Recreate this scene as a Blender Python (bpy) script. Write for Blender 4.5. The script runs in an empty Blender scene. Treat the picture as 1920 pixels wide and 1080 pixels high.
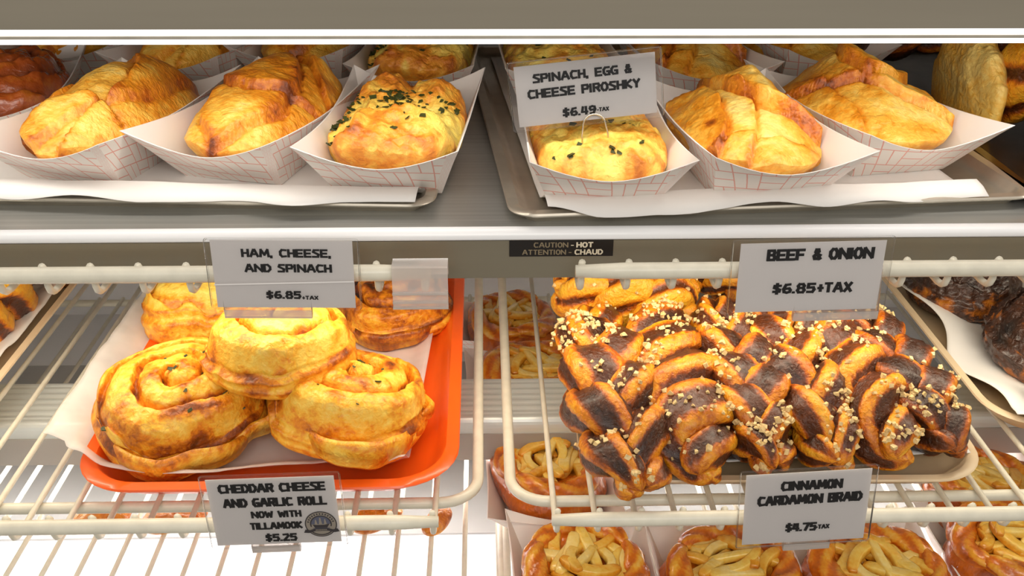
import bpy, math, random
import numpy as np
from mathutils import Matrix, Vector

# ---------------------------------------------------------------- camera
FPX = 1900.0
PIT, YAW, ROL = math.radians(27), math.radians(1.7), math.radians(0.3)
CF = np.array([math.sin(YAW)*math.cos(PIT), math.cos(YAW)*math.cos(PIT), -math.sin(PIT)])
_r0 = np.array([math.cos(YAW), -math.sin(YAW), 0.0]); _u0 = np.cross(_r0, CF)
CR = _r0*math.cos(ROL)+_u0*math.sin(ROL); CU = np.cross(CR, CF)
CO = np.array([0, 0, 1.4])
sc = bpy.context.scene
cam = bpy.data.cameras.new('camera'); cam_ob = bpy.data.objects.new('camera', cam)
sc.collection.objects.link(cam_ob)
cam.sensor_width = 36; cam.lens = 36*FPX/1920; cam.clip_start = 0.02
cam_ob.matrix_world = Matrix(((CR[0], CU[0], -CF[0], CO[0]), (CR[1], CU[1], -CF[1], CO[1]),
                              (CR[2], CU[2], -CF[2], CO[2]), (0, 0, 0, 1)))
sc.camera = cam_ob

# ---------------------------------------------------------------- view, world, big lights
sc.view_settings.view_transform = 'Standard'; sc.view_settings.look = 'None'
sc.view_settings.gamma = 1; sc.view_settings.use_curve_mapping = False
sc.view_settings.exposure = 0.2
w = bpy.data.worlds.new('shop'); sc.world = w; w.use_nodes = True
w.node_tree.nodes['Background'].inputs[0].default_value = (1.0, 0.95, 0.88, 1)
w.node_tree.nodes['Background'].inputs[1].default_value = 0.42

def area(name, loc, target, sx, sy, power, col):
    l = bpy.data.lights.new(name, 'AREA'); l.shape = 'RECTANGLE'; l.size = sx; l.size_y = sy
    l.energy = power; l.color = col
    o = bpy.data.objects.new(name, l); sc.collection.objects.link(o); o.location = loc
    o.rotation_euler = (Vector(target)-Vector(loc)).to_track_quat('-Z', 'Y').to_euler()
    return o
area('added_front_fill', (0.1, -1.5, 2.5), (0.05, 0.7, 1.0), 2.0, 0.6, 19, (1, .96, .9))  # added fill behind the camera, brightens the price card fronts
area('upper_shelf_light', (0, 0.622, 1.2635), (0, 0.69, 1.13), 1.4, 0.012, 1.3, (1, .93, .84))
area('middle_shelf_light', (0, 0.70, 1.083), (0, 0.72, 0.9), 1.4, 0.03, 1.5, (1, .87, .66))
area('lower_shelf_light', (0, 0.80, 0.820), (0, 0.74, 0.7), 1.4, 0.03, 3.2, (1, .97, .95))

# ---------------------------------------------------------------- helpers
rnd = random.Random(4)
def P(u, v, z):                                   # where the sight line through (u,v) meets the level z
    d = CF+CR*(u-960)/FPX+CU*(540-v)/FPX
    return CO+d*((z-CO[2])/d[2])
def PY(u, v, y):
    d = CF+CR*(u-960)/FPX+CU*(540-v)/FPX
    return CO+d*(y/d[1])

def _hash(i, j, k, s):
    n = (i*374761393+j*668265263+k*2147483647+s*974634353) & 0xffffffff
    n = ((n ^ (n >> 13))*1274126177) & 0xffffffff
    return ((n ^ (n >> 16)) & 0xffff)/65535.0
def vnoise(p, s=0):
    p = np.asarray(p, float); f = np.floor(p); i = f.astype(np.int64); t = p-f; t = t*t*(3-2*t)
    r = 0
    for a in (0, 1):
        for b in (0, 1):
            for c in (0, 1):
                wgt = (t[..., 0] if a else 1-t[..., 0])*(t[..., 1] if b else 1-t[..., 1])*(t[..., 2] if c else 1-t[..., 2])
                r = r+wgt*_hash(i[..., 0]+a, i[..., 1]+b, i[..., 2]+c, s)
    return r*2-1
def fbm(p, s=0, o=4):
    r = 0; a = 1; p = np.asarray(p, float)
    for k in range(o):
        r = r+a*vnoise(p, s+k*17); p = p*2.03+5.3; a *= .5
    return r
def sstep(x): x = np.clip(x, 0, 1); return x*x*(3-2*x)
def gauss(x, s): return np.exp(-(x/s)**2)

def link(o): sc.collection.objects.link(o); return o
def mk(name, v, f, mat, parent=None, smooth=True, attrs=None, mi=None, uv=None):
    me = bpy.data.meshes.new(name)
    me.from_pydata([tuple(map(float, q)) for q in v], [], [tuple(map(int, q)) for q in f])
    for m in (mat if isinstance(mat, (list, tuple)) else [mat]): me.materials.append(m)
    if smooth: me.polygons.foreach_set('use_smooth', [True]*len(me.polygons))
    if mi is not None: me.polygons.foreach_set('material_index', list(map(int, mi)))
    for k, a in (attrs or {}).items():
        at = me.attributes.new(k, 'FLOAT', 'POINT'); at.data.foreach_set('value', np.asarray(a, float))
    if uv is not None:
        ul = me.uv_layers.new(name='UVMap'); uv = np.asarray(uv)
        idx = np.empty(len(me.loops), int); me.loops.foreach_get('vertex_index', idx)
        ul.data.foreach_set('uv', uv[idx].ravel())
    me.update()
    o = link(bpy.data.objects.new(name, me))
    if parent is not None: o.parent = parent
    return o
def tag(o, label=None, cat=None, group=None, kind=None):
    if label: o['label'] = label
    if cat: o['category'] = cat
    if group: o['group'] = group
    if kind: o['kind'] = kind
    return o
def thing(name, loc, label, cat, group=None, rz=0.0, rx=0.0, ry=0.0):
    o = link(bpy.data.objects.new(name, None)); o.empty_display_size = .02
    o.location = tuple(map(float, loc)); o.rotation_euler = (rx, ry, rz)
    return tag(o, label, cat, group)
def copy_tree(o, parent=None):
    c = link(o.copy())
    if parent is not None: c.parent = parent
    for ch in list(o.children): copy_tree(ch, c)
    return c
def again(o, loc, label, rz=0.0, rx=0.0, ry=0.0, group=None, scale=1.0):
    c = copy_tree(o); c.location = tuple(map(float, loc)); c.rotation_euler = (rx, ry, rz); c['label'] = label
    if group: c['group'] = group
    c.scale = (scale,)*3 if not isinstance(scale, tuple) else scale
    return c

class MB:                                         # collects geometry of ONE part
    def __init__(s): s.v = []; s.f = []; s.m = []; s.a = []
    def add(s, v, f, m=0, a=0.0):
        b = len(s.v); s.v += [tuple(q) for q in v]; s.f += [tuple(i+b for i in q) for q in f]; s.m += [m]*len(f)
        s.a += list(a) if hasattr(a, '__len__') else [a]*len(v)
    def box(s, x0, x1, y0, y1, z0, z1, m=0):
        v = [(x, y, z) for z in (z0, z1) for y in (y0, y1) for x in (x0, x1)]
        s.add(v, [(0, 2, 3, 1), (4, 5, 7, 6), (0, 1, 5, 4), (2, 6, 7, 3), (0, 4, 6, 2), (1, 3, 7, 5)], m)
    def tube(s, pts, r, n=10, m=0, closed=False):
        v, f = tube(pts, r, n, closed); s.add(v, f, m)
    def extrude_x(s, prof, x0, x1, m=0):          # closed (y,z) profile swept along X
        n = len(prof)
        v = [(x0, y, z) for y, z in prof]+[(x1, y, z) for y, z in prof]
        f = [(i, (i+1) % n, (i+1) % n+n, i+n) for i in range(n)]+[tuple(range(n))[::-1], tuple(range(n, 2*n))]
        s.add(v, f, m)
    def build(s, name, mat, parent=None, smooth=False, attr=None):
        return mk(name, s.v, s.f, mat, parent, smooth, {attr: s.a} if attr else None, s.m)
def tube(pts, r, n=10, closed=False):
    pts = np.asarray(pts, float); N = len(pts); r = np.broadcast_to(r, (N,))
    T = np.gradient(pts, axis=0) if not closed else np.roll(pts, -1, 0)-np.roll(pts, 1, 0)
    T /= np.linalg.norm(T, axis=1)[:, None]+1e-12
    up = np.array([0, 0, 1.]) if abs(T[0, 2]) < .9 else np.array([1., 0, 0])
    v = []; a = np.arange(n)/n*2*math.pi
    for i in range(N):
        A = up-T[i]*(up@T[i]); A /= np.linalg.norm(A)+1e-12; up = A; B = np.cross(T[i], A)
        v += list(pts[i]+r[i]*(np.cos(a)[:, None]*A+np.sin(a)[:, None]*B))
    f = []
    for i in range(N if closed else N-1):
        j = (i+1) % N
        f += [(i*n+k, i*n+(k+1) % n, j*n+(k+1) % n, j*n+k) for k in range(n)]
    if not closed: f += [tuple(range(n))[::-1], tuple(range((N-1)*n, N*n))]
    return v, f
def rrect(wd, d, r, n=6):                         # rounded rectangle outline, ccw, centred
    o = []
    for cx, cy, a0 in ((1, 1, 0), (-1, 1, 90), (-1, -1, 180), (1, -1, 270)):
        for k in range(n+1):
            a = math.radians(a0+90*k/n); o.append((cx*(wd/2-r)+r*math.cos(a), cy*(d/2-r)+r*math.sin(a)))
    return o

# ---------------------------------------------------------------- materials
def new_mat(name):
    m = bpy.data.materials.new(name); m.use_nodes = True
    nt = m.node_tree; b = nt.nodes['Principled BSDF']
    return m, nt, b
def nd(nt, t, **kw):
    n = nt.nodes.new(t)
    for k, v in kw.items(): setattr(n, k, v)
    return n
def plain(name, col, rough=.5, metal=0.0, noise=0.0, nscale=60, bump=0.0, bscale=300, coat=0.0, spec=.5):
    m, nt, b = new_mat(name)
    b.inputs['Base Color'].default_value = (*col, 1); b.inputs['Roughness'].default_value = rough
    b.inputs['Metallic'].default_value = metal; b.inputs['Coat Weight'].default_value = coat
    b.inputs['Specular IOR Level'].default_value = spec
    tc = nd(nt, 'ShaderNodeTexCoord')
    if noise:
        n = nd(nt, 'ShaderNodeTexNoise'); n.inputs['Scale'].default_value = nscale; n.inputs['Detail'].default_value = 5
        nt.links.new(tc.outputs['Object'], n.inputs['Vector'])
        mx = nd(nt, 'ShaderNodeMix', data_type='RGBA', blend_type='MULTIPLY'); mx.inputs[0].default_value = 1
        cr = nd(nt, 'ShaderNodeValToRGB'); cr.color_ramp.elements[0].position = .3; cr.color_ramp.elements[1].position = .7
        cr.color_ramp.elements[0].color = (1-noise,)*3+(1,); cr.color_ramp.elements[1].color = (1, 1, 1, 1)
        nt.links.new(n.outputs[0], cr.inputs[0]); nt.links.new(cr.outputs[0], mx.inputs[7])
        mx.inputs[6].default_value = (*col, 1); nt.links.new(mx.outputs[2], b.inputs['Base Color'])
    if bump:
        n2 = nd(nt, 'ShaderNodeTexNoise'); n2.inputs['Scale'].default_value = bscale; n2.inputs['Detail'].default_value = 3
        nt.links.new(tc.outputs['Object'], n2.inputs['Vector'])
        bp = nd(nt, 'ShaderNodeBump'); bp.inputs['Strength'].default_value = bump; bp.inputs['Distance'].default_value = .002
        nt.links.new(n2.outputs[0], bp.inputs['Height']); nt.links.new(bp.outputs[0], b.inputs['Normal'])
    return m
def food(name, stops, attr='bake', namp=.35, nscale=45, fine=.22, fscale=230, rough=.42, coat=.15, bump=.5, bscale=220, stretch=(1, 1, 1), sss=0.0):
    """baked dough: the bake amount kept on the mesh plus noise picks a crust colour"""
    m, nt, b = new_mat(name)
    tc = nd(nt, 'ShaderNodeTexCoord'); mp = nd(nt, 'ShaderNodeMapping'); mp.inputs['Scale'].default_value = stretch
    nt.links.new(tc.outputs['Object'], mp.inputs[0])
    at = nd(nt, 'ShaderNodeAttribute', attribute_name=attr)
    oi = nd(nt, 'ShaderNodeObjectInfo')
    def nz(scale, det):
        n = nd(nt, 'ShaderNodeTexNoise', noise_dimensions='4D'); n.inputs['Scale'].default_value = scale; n.inputs['Detail'].default_value = det
        n.inputs['Distortion'].default_value = .6
        nt.links.new(mp.outputs[0], n.inputs['Vector'])
        mu = nd(nt, 'ShaderNodeMath', operation='MULTIPLY'); mu.inputs[1].default_value = 40
        nt.links.new(oi.outputs['Random'], mu.inputs[0]); nt.links.new(mu.outputs[0], n.inputs['W'])
        return n
    n1 = nz(nscale, 5); n2 = nz(fscale, 3)
    def madd(src, k, prev):
        s = nd(nt, 'ShaderNodeMath', operation='SUBTRACT'); s.inputs[1].default_value = .5; nt.links.new(src, s.inputs[0])
        ma = nd(nt, 'ShaderNodeMath', operation='MULTIPLY_ADD'); ma.inputs[1].default_value = k*2
        nt.links.new(s.outputs[0], ma.inputs[0]); nt.links.new(prev, ma.inputs[2]); return ma.outputs[0]
    val = madd(n2.outputs[0], fine, madd(n1.outputs[0], namp, at.outputs['Fac']))
    cr = nd(nt, 'ShaderNodeValToRGB'); e = cr.color_ramp.elements
    while len(e) < len(stops): e.new(.5)
    for k, (p, c) in enumerate(stops): e[k].position = p; e[k].color = (*c, 1)
    nt.links.new(val, cr.inputs[0]); nt.links.new(cr.outputs[0], b.inputs['Base Color'])
    b.inputs['Roughness'].default_value = rough; b.inputs['Coat Weight'].default_value = coat; b.inputs['Coat Roughness'].default_value = .22
    if sss:
        b.inputs['Subsurface Weight'].default_value = sss; b.inputs['Subsurface Radius'].default_value = (.006, .003, .001); b.inputs['Subsurface Scale'].default_value = 1
    n3 = nz(bscale, 4)
    bp = nd(nt, 'ShaderNodeBump'); bp.inputs['Strength'].default_value = bump; bp.inputs['Distance'].default_value = .0025
    nt.links.new(n3.outputs[0], bp.inputs['Height']); nt.links.new(bp.outputs[0], b.inputs['Normal'])
    return m
def clear(name, amount=.12, tint=(1, 1, 1)):
    m, nt, b = new_mat(name); nt.nodes.remove(b)
    out = nt.nodes['Material Output']; tr = nd(nt, 'ShaderNodeBsdfTransparent'); tr.inputs[0].default_value = (*tint, 1)
    gl = nd(nt, 'ShaderNodeBsdfGlossy'); gl.inputs['Roughness'].default_value = .12
    fr = nd(nt, 'ShaderNodeFresnel'); fr.inputs[0].default_value = 1.45
    ad = nd(nt, 'ShaderNodeMath', operation='ADD'); ad.inputs[1].default_value = amount
    nt.links.new(fr.outputs[0], ad.inputs[0])
    mx = nd(nt, 'ShaderNodeMixShader'); nt.links.new(ad.outputs[0], mx.inputs[0])
    nt.links.new(tr.outputs[0], mx.inputs[1]); nt.links.new(gl.outputs[0], mx.inputs[2]); nt.links.new(mx.outputs[0], out.inputs[0])
    return m
def clip_plastic():
    m = clear('clear_clip_plastic', .06, (.99, .96, .94)); nt = m.node_tree; out = nt.nodes['Material Output']
    src = out.inputs[0].links[0].from_socket; df = nd(nt, 'ShaderNodeBsdfDiffuse'); df.inputs[0].default_value = (.95, .88, .82, 1)
    mx = nd(nt, 'ShaderNodeMixShader'); mx.inputs[0].default_value = .34
    nt.links.new(src, mx.inputs[1]); nt.links.new(df.outputs[0], mx.inputs[2]); nt.links.new(mx.outputs[0], out.inputs[0]); return m
def brushed(name, col, rough, scale=(3, 260, 60), amt=.25, metal=1.0):
    m, nt, b = new_mat(name)
    tc = nd(nt, 'ShaderNodeTexCoord'); mp = nd(nt, 'ShaderNodeMapping'); mp.inputs['Scale'].default_value = scale
    n = nd(nt, 'ShaderNodeTexNoise'); n.inputs['Scale'].default_value = 1; n.inputs['Detail'].default_value = 6
    nt.links.new(tc.outputs['Object'], mp.inputs[0]); nt.links.new(mp.outputs[0], n.inputs['Vector'])
    cr = nd(nt, 'ShaderNodeValToRGB'); cr.color_ramp.elements[0].position = .25; cr.color_ramp.elements[1].position = .75
    cr.color_ramp.elements[0].color = tuple(c*(1-amt) for c in col)+(1,); cr.color_ramp.elements[1].color = (*col, 1)
    nt.links.new(n.outputs[0], cr.inputs[0]); nt.links.new(cr.outputs[0], b.inputs['Base Color'])
    b.inputs['Metallic'].default_value = metal; b.inputs['Roughness'].default_value = rough
    return m
def glow(name, col, s):
    m, nt, b = new_mat(name); b.inputs['Base Color'].default_value = (.9, .9, .9, 1)
    b.inputs['Emission Color'].default_value = (*col, 1); b.inputs['Emission Strength'].default_value = s; return m

M = {}
M['steel'] = brushed('brushed_steel', (.56, .56, .53), .38, metal=.65)
M['face'] = brushed('satin_fascia', (.34, .30, .22), .45, amt=.12, metal=.7)
M['lip'] = plain('lip_painted_highlight', (.96, .96, .97), .25)  # near-white stands for the lamp reflection along the rounded steel edge
M['canopy'] = brushed('canopy_fascia', (.36, .32, .25), .5, amt=.1, metal=.5)
M['pan'] = brushed('sheet_pan_aluminium', (.66, .60, .50), .36, scale=(60, 60, 60), amt=.2, metal=.7)
M['darkpan'] = brushed('worn_dark_pan', (.30, .27, .24), .3, scale=(40, 40, 40), amt=.4)
M['wire'] = plain('cream_coated_wire', (.86, .81, .66), .38, noise=.12, nscale=90, coat=.1)
M['liner'] = plain('parchment', (.90, .87, .83), .65, noise=.04, nscale=20, bump=.12, bscale=60)
M['orange'] = plain('orange_tray_plastic', (.95, .12, .008), .33, coat=.2, noise=.06, nscale=30)
M['beige'] = plain('beige_tray_plastic', (.80, .62, .40), .4, noise=.1, nscale=40)
def thin_paper():
    m, nt, b = new_mat('greasy_thin_paper'); b.inputs['Base Color'].default_value = (.92, .86, .82, 1); b.inputs['Roughness'].default_value = .5
    tr = nd(nt, 'ShaderNodeBsdfTransparent'); mx = nd(nt, 'ShaderNodeMixShader'); tc = nd(nt, 'ShaderNodeTexCoord')
    n = nd(nt, 'ShaderNodeTexNoise'); n.inputs['Scale'].default_value = 18; n.inputs['Detail'].default_value = 3; nt.links.new(tc.outputs['Object'], n.inputs['Vector'])
    mr = nd(nt, 'ShaderNodeMapRange'); mr.inputs['From Min'].default_value = .35; mr.inputs['From Max'].default_value = .65
    mr.inputs['To Min'].default_value = .42; mr.inputs['To Max'].default_value = .62
    nt.links.new(n.outputs[0], mr.inputs[0]); nt.links.new(mr.outputs[0], mx.inputs[0])
    nt.links.new(b.outputs[0], mx.inputs[1]); nt.links.new(tr.outputs[0], mx.inputs[2]); nt.links.new(mx.outputs[0], nt.nodes['Material Output'].inputs[0])
    return m
M['greasy'] = thin_paper()
M['white'] = plain('white_enamel', (.88, .88, .90), .4)
M['greysheet'] = plain('grey_enamel', (.50, .49, .48), .45, noise=.08, nscale=15)
M['ribbed'] = plain('pale_ribbed_metal', (.74, .78, .76), .3, metal=.25)
M['beamface'] = plain('beam_face_painted_shade', (.40, .37, .33), .45)  # grey-brown puts the unlit look of the beam front into its colour
M['card'] = plain('card_paper', (.74, .70, .68), .6)
M['ink'] = plain('black_ink', (.006, .005, .006), .6)
M['grey_ink'] = plain('grey_ink', (.06, .05, .055), .6)
M['blue_ink'] = plain('slate_ink', (.16, .17, .24), .6)
M['tan_ink'] = plain('tan_ink', (.44, .38, .31), .6)
M['sticker'] = plain('black_vinyl', (.012, .008, .006), .35)
M['sticker_dim'] = plain('dim_gold_print', (.26, .20, .12), .5)
M['sticker_lit'] = plain('pale_gold_print', (.80, .70, .52), .5)
M['clear'] = clear('clear_plastic', .0)
M['clip'] = clip_plastic()
M['pinwire'] = plain('steel_pin', (.6, .55, .45), .25, metal=1)
M['led'] = glow('led_strip', (1, .98, .97), 1.15)
M['lamp'] = glow('lamp_tube', (1, .95, .86), 2.0)
GOLD = [(0.0, (.95, .72, .22)), (.26, (.91, .52, .075)), (.50, (.80, .30, .015)), (.76, (.50, .12, .006)), (1.0, (.15, .03, .006))]
M['pastry'] = food('golden_crust', GOLD, namp=.5, fine=.3, nscale=38, bump=.8)
M['flaky'] = food('flaky_crust', GOLD, namp=.48, fine=.3, stretch=(1, 1.6, 1), bump=.8)
M['spin'] = food('egg_spinach_crust', [(0, (.93, .74, .16)), (.3, (.93, .60, .10)), (.55, (.84, .33, .03)), (.8, (.56, .15, .015)), (1, (.2, .05, .01))], namp=.5, nscale=60, bump=.9)
M['roll'] = food('cheese_roll_dough', [(0, (.95, .68, .12)), (.27, (.90, .48, .035)), (.47, (.76, .25, .008)), (.70, (.34, .075, .005)), (1, (.07, .02, .006))], namp=.6, fine=.3, nscale=55, coat=.1, bump=.7)
M['green'] = plain('spinach_leaf', (.055, .065, .012), .5, noise=.5, nscale=200)
M['braid'] = food('cinnamon_braid_dough', [(0, (.93, .52, .035)), (.24, (.82, .29, .008)), (.42, (.46, .10, .004)), (.60, (.13, .03, .005)), (1, (.035, .012, .005))], attr='bake', namp=.26, nscale=70, fine=.2, rough=.38, coat=.18, bump=1.0, bscale=260)
M['nut'] = plain('sugar_nibs', (.90, .66, .30), .5, noise=.3, nscale=300)
M['dark'] = food('chocolate_swirl_dough', [(0, (.80, .33, .02)), (.25, (.45, .13, .01)), (.45, (.07, .025, .012)), (1, (.018, .012, .010))], namp=.25, nscale=90, rough=.25, coat=.5, bump=1.0, bscale=320)
M['apple'] = food('apple_slice_flesh', [(0, (.97, .82, .36)), (.35, (.93, .64, .12)), (.65, (.82, .36, .02)), (1, (.5, .14, .01))], namp=.3, nscale=60, rough=.25, coat=.6, bump=.35)
M['danish'] = food('danish_crust', [(0, (.95, .66, .16)), (.25, (.88, .40, .03)), (.5, (.72, .17, .008)), (1, (.28, .05, .006))], namp=.5, nscale=50, rough=.25, coat=.7, stretch=(1, 1, .5))
M['glaze'] = food('red_brown_glaze', [(0, (.62, .20, .02)), (.4, (.40, .08, .012)), (1, (.10, .02, .01))], namp=.4, nscale=60, rough=.25, coat=.6)

def boat_paper():
    m, nt, b = new_mat('printed_boat_paper')
    uv = nd(nt, 'ShaderNodeUVMap'); uv.uv_map = 'UVMap'
    sx = nd(nt, 'ShaderNodeSeparateXYZ'); nt.links.new(uv.outputs[0], sx.inputs[0])
    cell = .0200; nl = 2
    def mth(op, a, bb=None, c=None):
        n = nd(nt, 'ShaderNodeMath', operation=op)
        for i, q in enumerate((a, bb, c)):
            if q is None: continue
            if isinstance(q, (int, float)): n.inputs[i].default_value = q
            else: nt.links.new(q, n.inputs[i])
        return n.outputs[0]
    # slanted weave: strips running one way in every other cell
    X = mth('ADD', mth('MULTIPLY', sx.outputs[0], 1/cell), mth('MULTIPLY', sx.outputs[1], .25/cell))
    Y = mth('ADD', mth('MULTIPLY', sx.outputs[1], 1/cell), mth('MULTIPLY', sx.outputs[0], .12/cell))
    par = mth('MODULO', mth('ADD', mth('FLOOR', X), mth('FLOOR', Y)), 2.0)
    par = mth('GREATER_THAN', mth('ABSOLUTE', par), .5)
    fx, fy = mth('FRACT', X), mth('FRACT', Y)
    def edge(q, k, wd):
        r = mth('FRACT', mth('MULTIPLY', q, k)); d = mth('MINIMUM', r, mth('SUBTRACT', 1.0, r))
        return mth('LESS_THAN', d, wd*k)
    lx, ly = edge(fx, nl, .026), edge(fy, nl, .026)
    ex, ey = edge(fx, 1, .026), edge(fy, 1, .026)
    la = mth('MAXIMUM', lx, ey); lb = mth('MAXIMUM', ly, ex)
    ln = mth('ADD', mth('MULTIPLY', la, par), mth('MULTIPLY', lb, mth('SUBTRACT', 1.0, par)))
    mx = nd(nt, 'ShaderNodeMix', data_type='RGBA'); nt.links.new(mth('MULTIPLY', ln, .75), mx.inputs[0])
    mx.inputs[6].default_value = (.86, .80, .74, 1); mx.inputs[7].default_value = (.78, .24, .17, 1)
    nt.links.new(mx.outputs[2], b.inputs['Base Color']); b.inputs['Roughness'].default_value = .55
    return m
M['boat_out'] = boat_paper()
M['boat_in'] = plain('boat_paper_inside', (.90, .86, .83), .5, noise=.03, nscale=30)

# ---------------------------------------------------------------- setting
def slab(name, x0, x1, y0, y1, z0, z1, m):
    b = MB(); b.box(x0, x1, y0, y1, z0, z1); return tag(b.build(name, m), kind='structure')
slab('floor', -3, 3, -2, 3, -.05, 0, plain('shop_floor', (.35, .33, .30), .5, noise=.1, nscale=4))
slab('wall_back', -.80, .80, 1.30, 1.32, 0, 1.62, M['white'])
slab('wall_left', -.80, -.78, .60, 1.30, 0, 1.62, M['greysheet'])
slab('wall_right', .78, .80, .60, 1.30, 0, 1.62, M['greysheet'])

b = MB(); b.box(-.775, .775, .60, 1.29, 0, .69)
base = thing('case_base', (0, .95, 0), 'solid grey base cabinet below the bright bottom deck', 'cabinet')
o = b.build('cabinet_body', M['greysheet'], base); o.location = (0, -.95, 0)
DECK = .70
deck = thing('bottom_deck', (0, .95, .69), 'bright white enamel deck at the very bottom under the lowest wires', 'shelf')
b = MB(); b.box(-.78, .78, -.35, .35, 0, .010); b.build('deck_panel', M['white'], deck)
gs = MB(); gs.box(-.60, .60, 0, .34, 0, .0025)
g = tag(gs.build('metal_sheet', M['greysheet']), 'flat grey metal sheet lying on the white bottom deck', 'panel'); g.location = (0, .815, DECK)

# heated shelf: deck, folded lip, front face, caution sticker, lamp
SH = 1.136
sh = thing('heated_shelf', (0, .60, 1.1006), 'brushed steel heated shelf with a caution sticker on its front face', 'shelf')
b = MB(); b.box(-.78, .78, .0065, .66, .0276, SH-1.1006); b.build('shelf_deck', M['steel'], sh)
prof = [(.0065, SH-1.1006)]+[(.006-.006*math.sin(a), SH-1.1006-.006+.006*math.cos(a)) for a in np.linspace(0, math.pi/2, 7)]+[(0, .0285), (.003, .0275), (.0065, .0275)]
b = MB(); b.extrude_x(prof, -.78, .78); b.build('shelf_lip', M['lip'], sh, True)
b = MB(); b.box(-.78, .78, .0012, .012, 0.0005, .0275); b.build('front_face', M['face'], sh)
b = MB(); b.box(-.6, .6, .095, .125, -.016, -.008); b.build('lamp_tube', M['lamp'], sh)

# upper canopy with the light strip
cp = thing('upper_shelf', (0, .60, 1.255), 'upper shelf with glowing white light strip along its lower front edge', 'shelf')
b = MB(); b.box(-.78, .78, -.0015, .70, .0104, .10); b.build('fascia_panel', M['canopy'], cp)
b = MB(); b.box(-.78, .78, 0, .020, .0068, .0104); b.box(-.78, .78, -.0010, .020, .0016, .0046); b.build('light_strip', M['led'], cp)
b = MB(); b.box(-.78, .78, -.0012, .020, .0046, .0064); b.build('strip_channel', M['pan'], cp)

# lamp beam under the middle racks
bm = thing('light_fixture', (0, .775, .824), 'long pale ribbed light fixture running across below the wire racks', 'lamp')
b = MB()
prof = [(0, .002), (0, .033)]+[(.006-.006*math.cos(a), .033+.012*math.sin(a)) for a in np.linspace(.2, math.pi/2, 6)]
ys = np.linspace(.010, .068, 30)
prof += [(float(y), .0446+.0008*math.sin(y*2*math.pi/.0097)) for y in ys]+[(.072, .044), (.072, .002)]
b.extrude_x(prof, -.78, .78, 0); b.build('housing', M['ribbed'], bm, False)
b = MB(); b.box(-.78, .78, -.001, .0, .001, .030); b.build('front_plate', M['beamface'], bm)
b = MB(); b.box(-.7, .7, .010, .062, -.003, .002); b.build('diffuser', M['lamp'], bm)

# ---------------------------------------------------------------- wire racks
def rack(x0, x1, y_rail, z_wire, rail_h, depth, side, label, rail_in, group='coated wire racks', lip=True):
    """frame rod loop, cross wires on top of it that turn up behind a raised front rail"""
    cx = (x0+x1)/2
    t = thing('wire_rack', (cx, y_rail, z_wire), label, 'rack', group)
    yf = .0545; r = .0045; R = .03
    o = MB()
    loop = []
    for qx, qy, a0 in ((x1-cx-R, depth-R, 0), (x0-cx+R, depth-R, 90), (x0-cx+R, yf+R, 180), (x1-cx-R, yf+R, 270)):
        for k in range(9):
            a = math.radians(a0+90*k/8); loop.append((qx+R*math.cos(a), qy+R*math.sin(a), -.0023-r))
    o.tube(loop, r, 12, closed=True); o.build('frame', M['wire'], t, True)
    a, bb = x0-cx+.026*(side <= 0)+.006, x1-cx-.026*(side >= 0)-.006
    o = MB()
    if lip:
        ends = np.linspace(a-.0045, bb+.0045, 24)
        rr = np.full(24, .0054); rr[0] = rr[-1] = .004
        o.tube([(x, 0, rail_h) for x in ends], rr, 14); o.build('front_rail', M['wire'], t, True)
    n = int(round((bb-a)/.030)); off = 0
    xs = [bb-.030*k for k in range(n+1)] if side >= 0 else [a+.030*k for k in range(n+1)]
    xs = [x for x in xs if a-.001 <= x <= bb+.001]
    yb = .0075
    path = [(0, depth, 0), (0, .06, 0), (0, .030, 0), (0, yb+.012, 0), (0, yb+.006, .0009), (0, yb+.002, .0035), (0, yb, .008), (0, yb-.0002, rail_h+.001), (0, yb-.003, rail_h+.0042)] if lip else [(0, depth, 0), (0, .3, 0), (0, .05, 0)]
    first = None
    for x in xs:
        if first is None:
            m_ = MB(); m_.tube(path, .0023, 8); first = m_.build('wire', M['wire'], t, True); first.location = (x, 0, 0)
        else:
            c = link(first.copy()); c.parent = t; c.location = (x, 0, 0)
    return t
ZW = .9055
rack(-.775, -.0070, .566, ZW, .0205, .50, 1, 'cream wire rack holding the orange tray', 0)
rack(.0185, .775, .566, ZW, .0205, .50, -1, 'cream wire rack holding the tray of cinnamon braids', 0)
rack(-.775, -.0070, .5775, 1.0982, .0190, .55, 1, 'cream wire rack under the heated shelf, left of the caution sticker', 0)
rack(.0300, .775, .5775, 1.0982, .0190, .55, -1, 'cream wire rack under the heated shelf, with the beef and onion card', 0)
Z3 = .788
rack(-.775, .012, .56, Z3, .0, .62, 0, 'brightly lit empty wire rack lowest on the left over the white deck', 0, lip=False)
rack(.016, .775, .56, Z3, .0, .62, 0, 'lowest wire rack carrying the apple pastries in paper boats', 0, lip=False)

# ---------------------------------------------------------------- trays and liners
def tray_mesh(wd, d, h, r, flare, lipw, th=.0025, wav=0.0, seed=0):
    n = 8; rings = []
    def ring(e, z, rr): return [(x, y, z) for x, y in rrect(wd+2*e, d+2*e, max(rr, .002), n)]
    rings = [ring(-flare, 0, r*.7), ring(-flare*.35, h*.55, r*.85), ring(0, h-th, r), ring(lipw, h-th, r+lipw), ring(lipw+.0008, h-th*.5, r+lipw),
             ring(lipw, h, r+lipw), ring(-.001, h, r), ring(-th, h-th*.8, r), ring(-flare*.35-th, h*.55, r*.85), ring(-flare-th*.7, th, r*.7)]
    N = len(rings[0]); v = [p for q in rings for p in q]; f = []
    for i in range(len(rings)-1):
        f += [(i*N+k, i*N+(k+1) % N, (i+1)*N+(k+1) % N, (i+1)*N+k) for k in range(N)]
    f += [tuple(range(N))[::-1], tuple(range((len(rings)-1)*N, len(rings)*N))]
    return v, f
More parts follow.
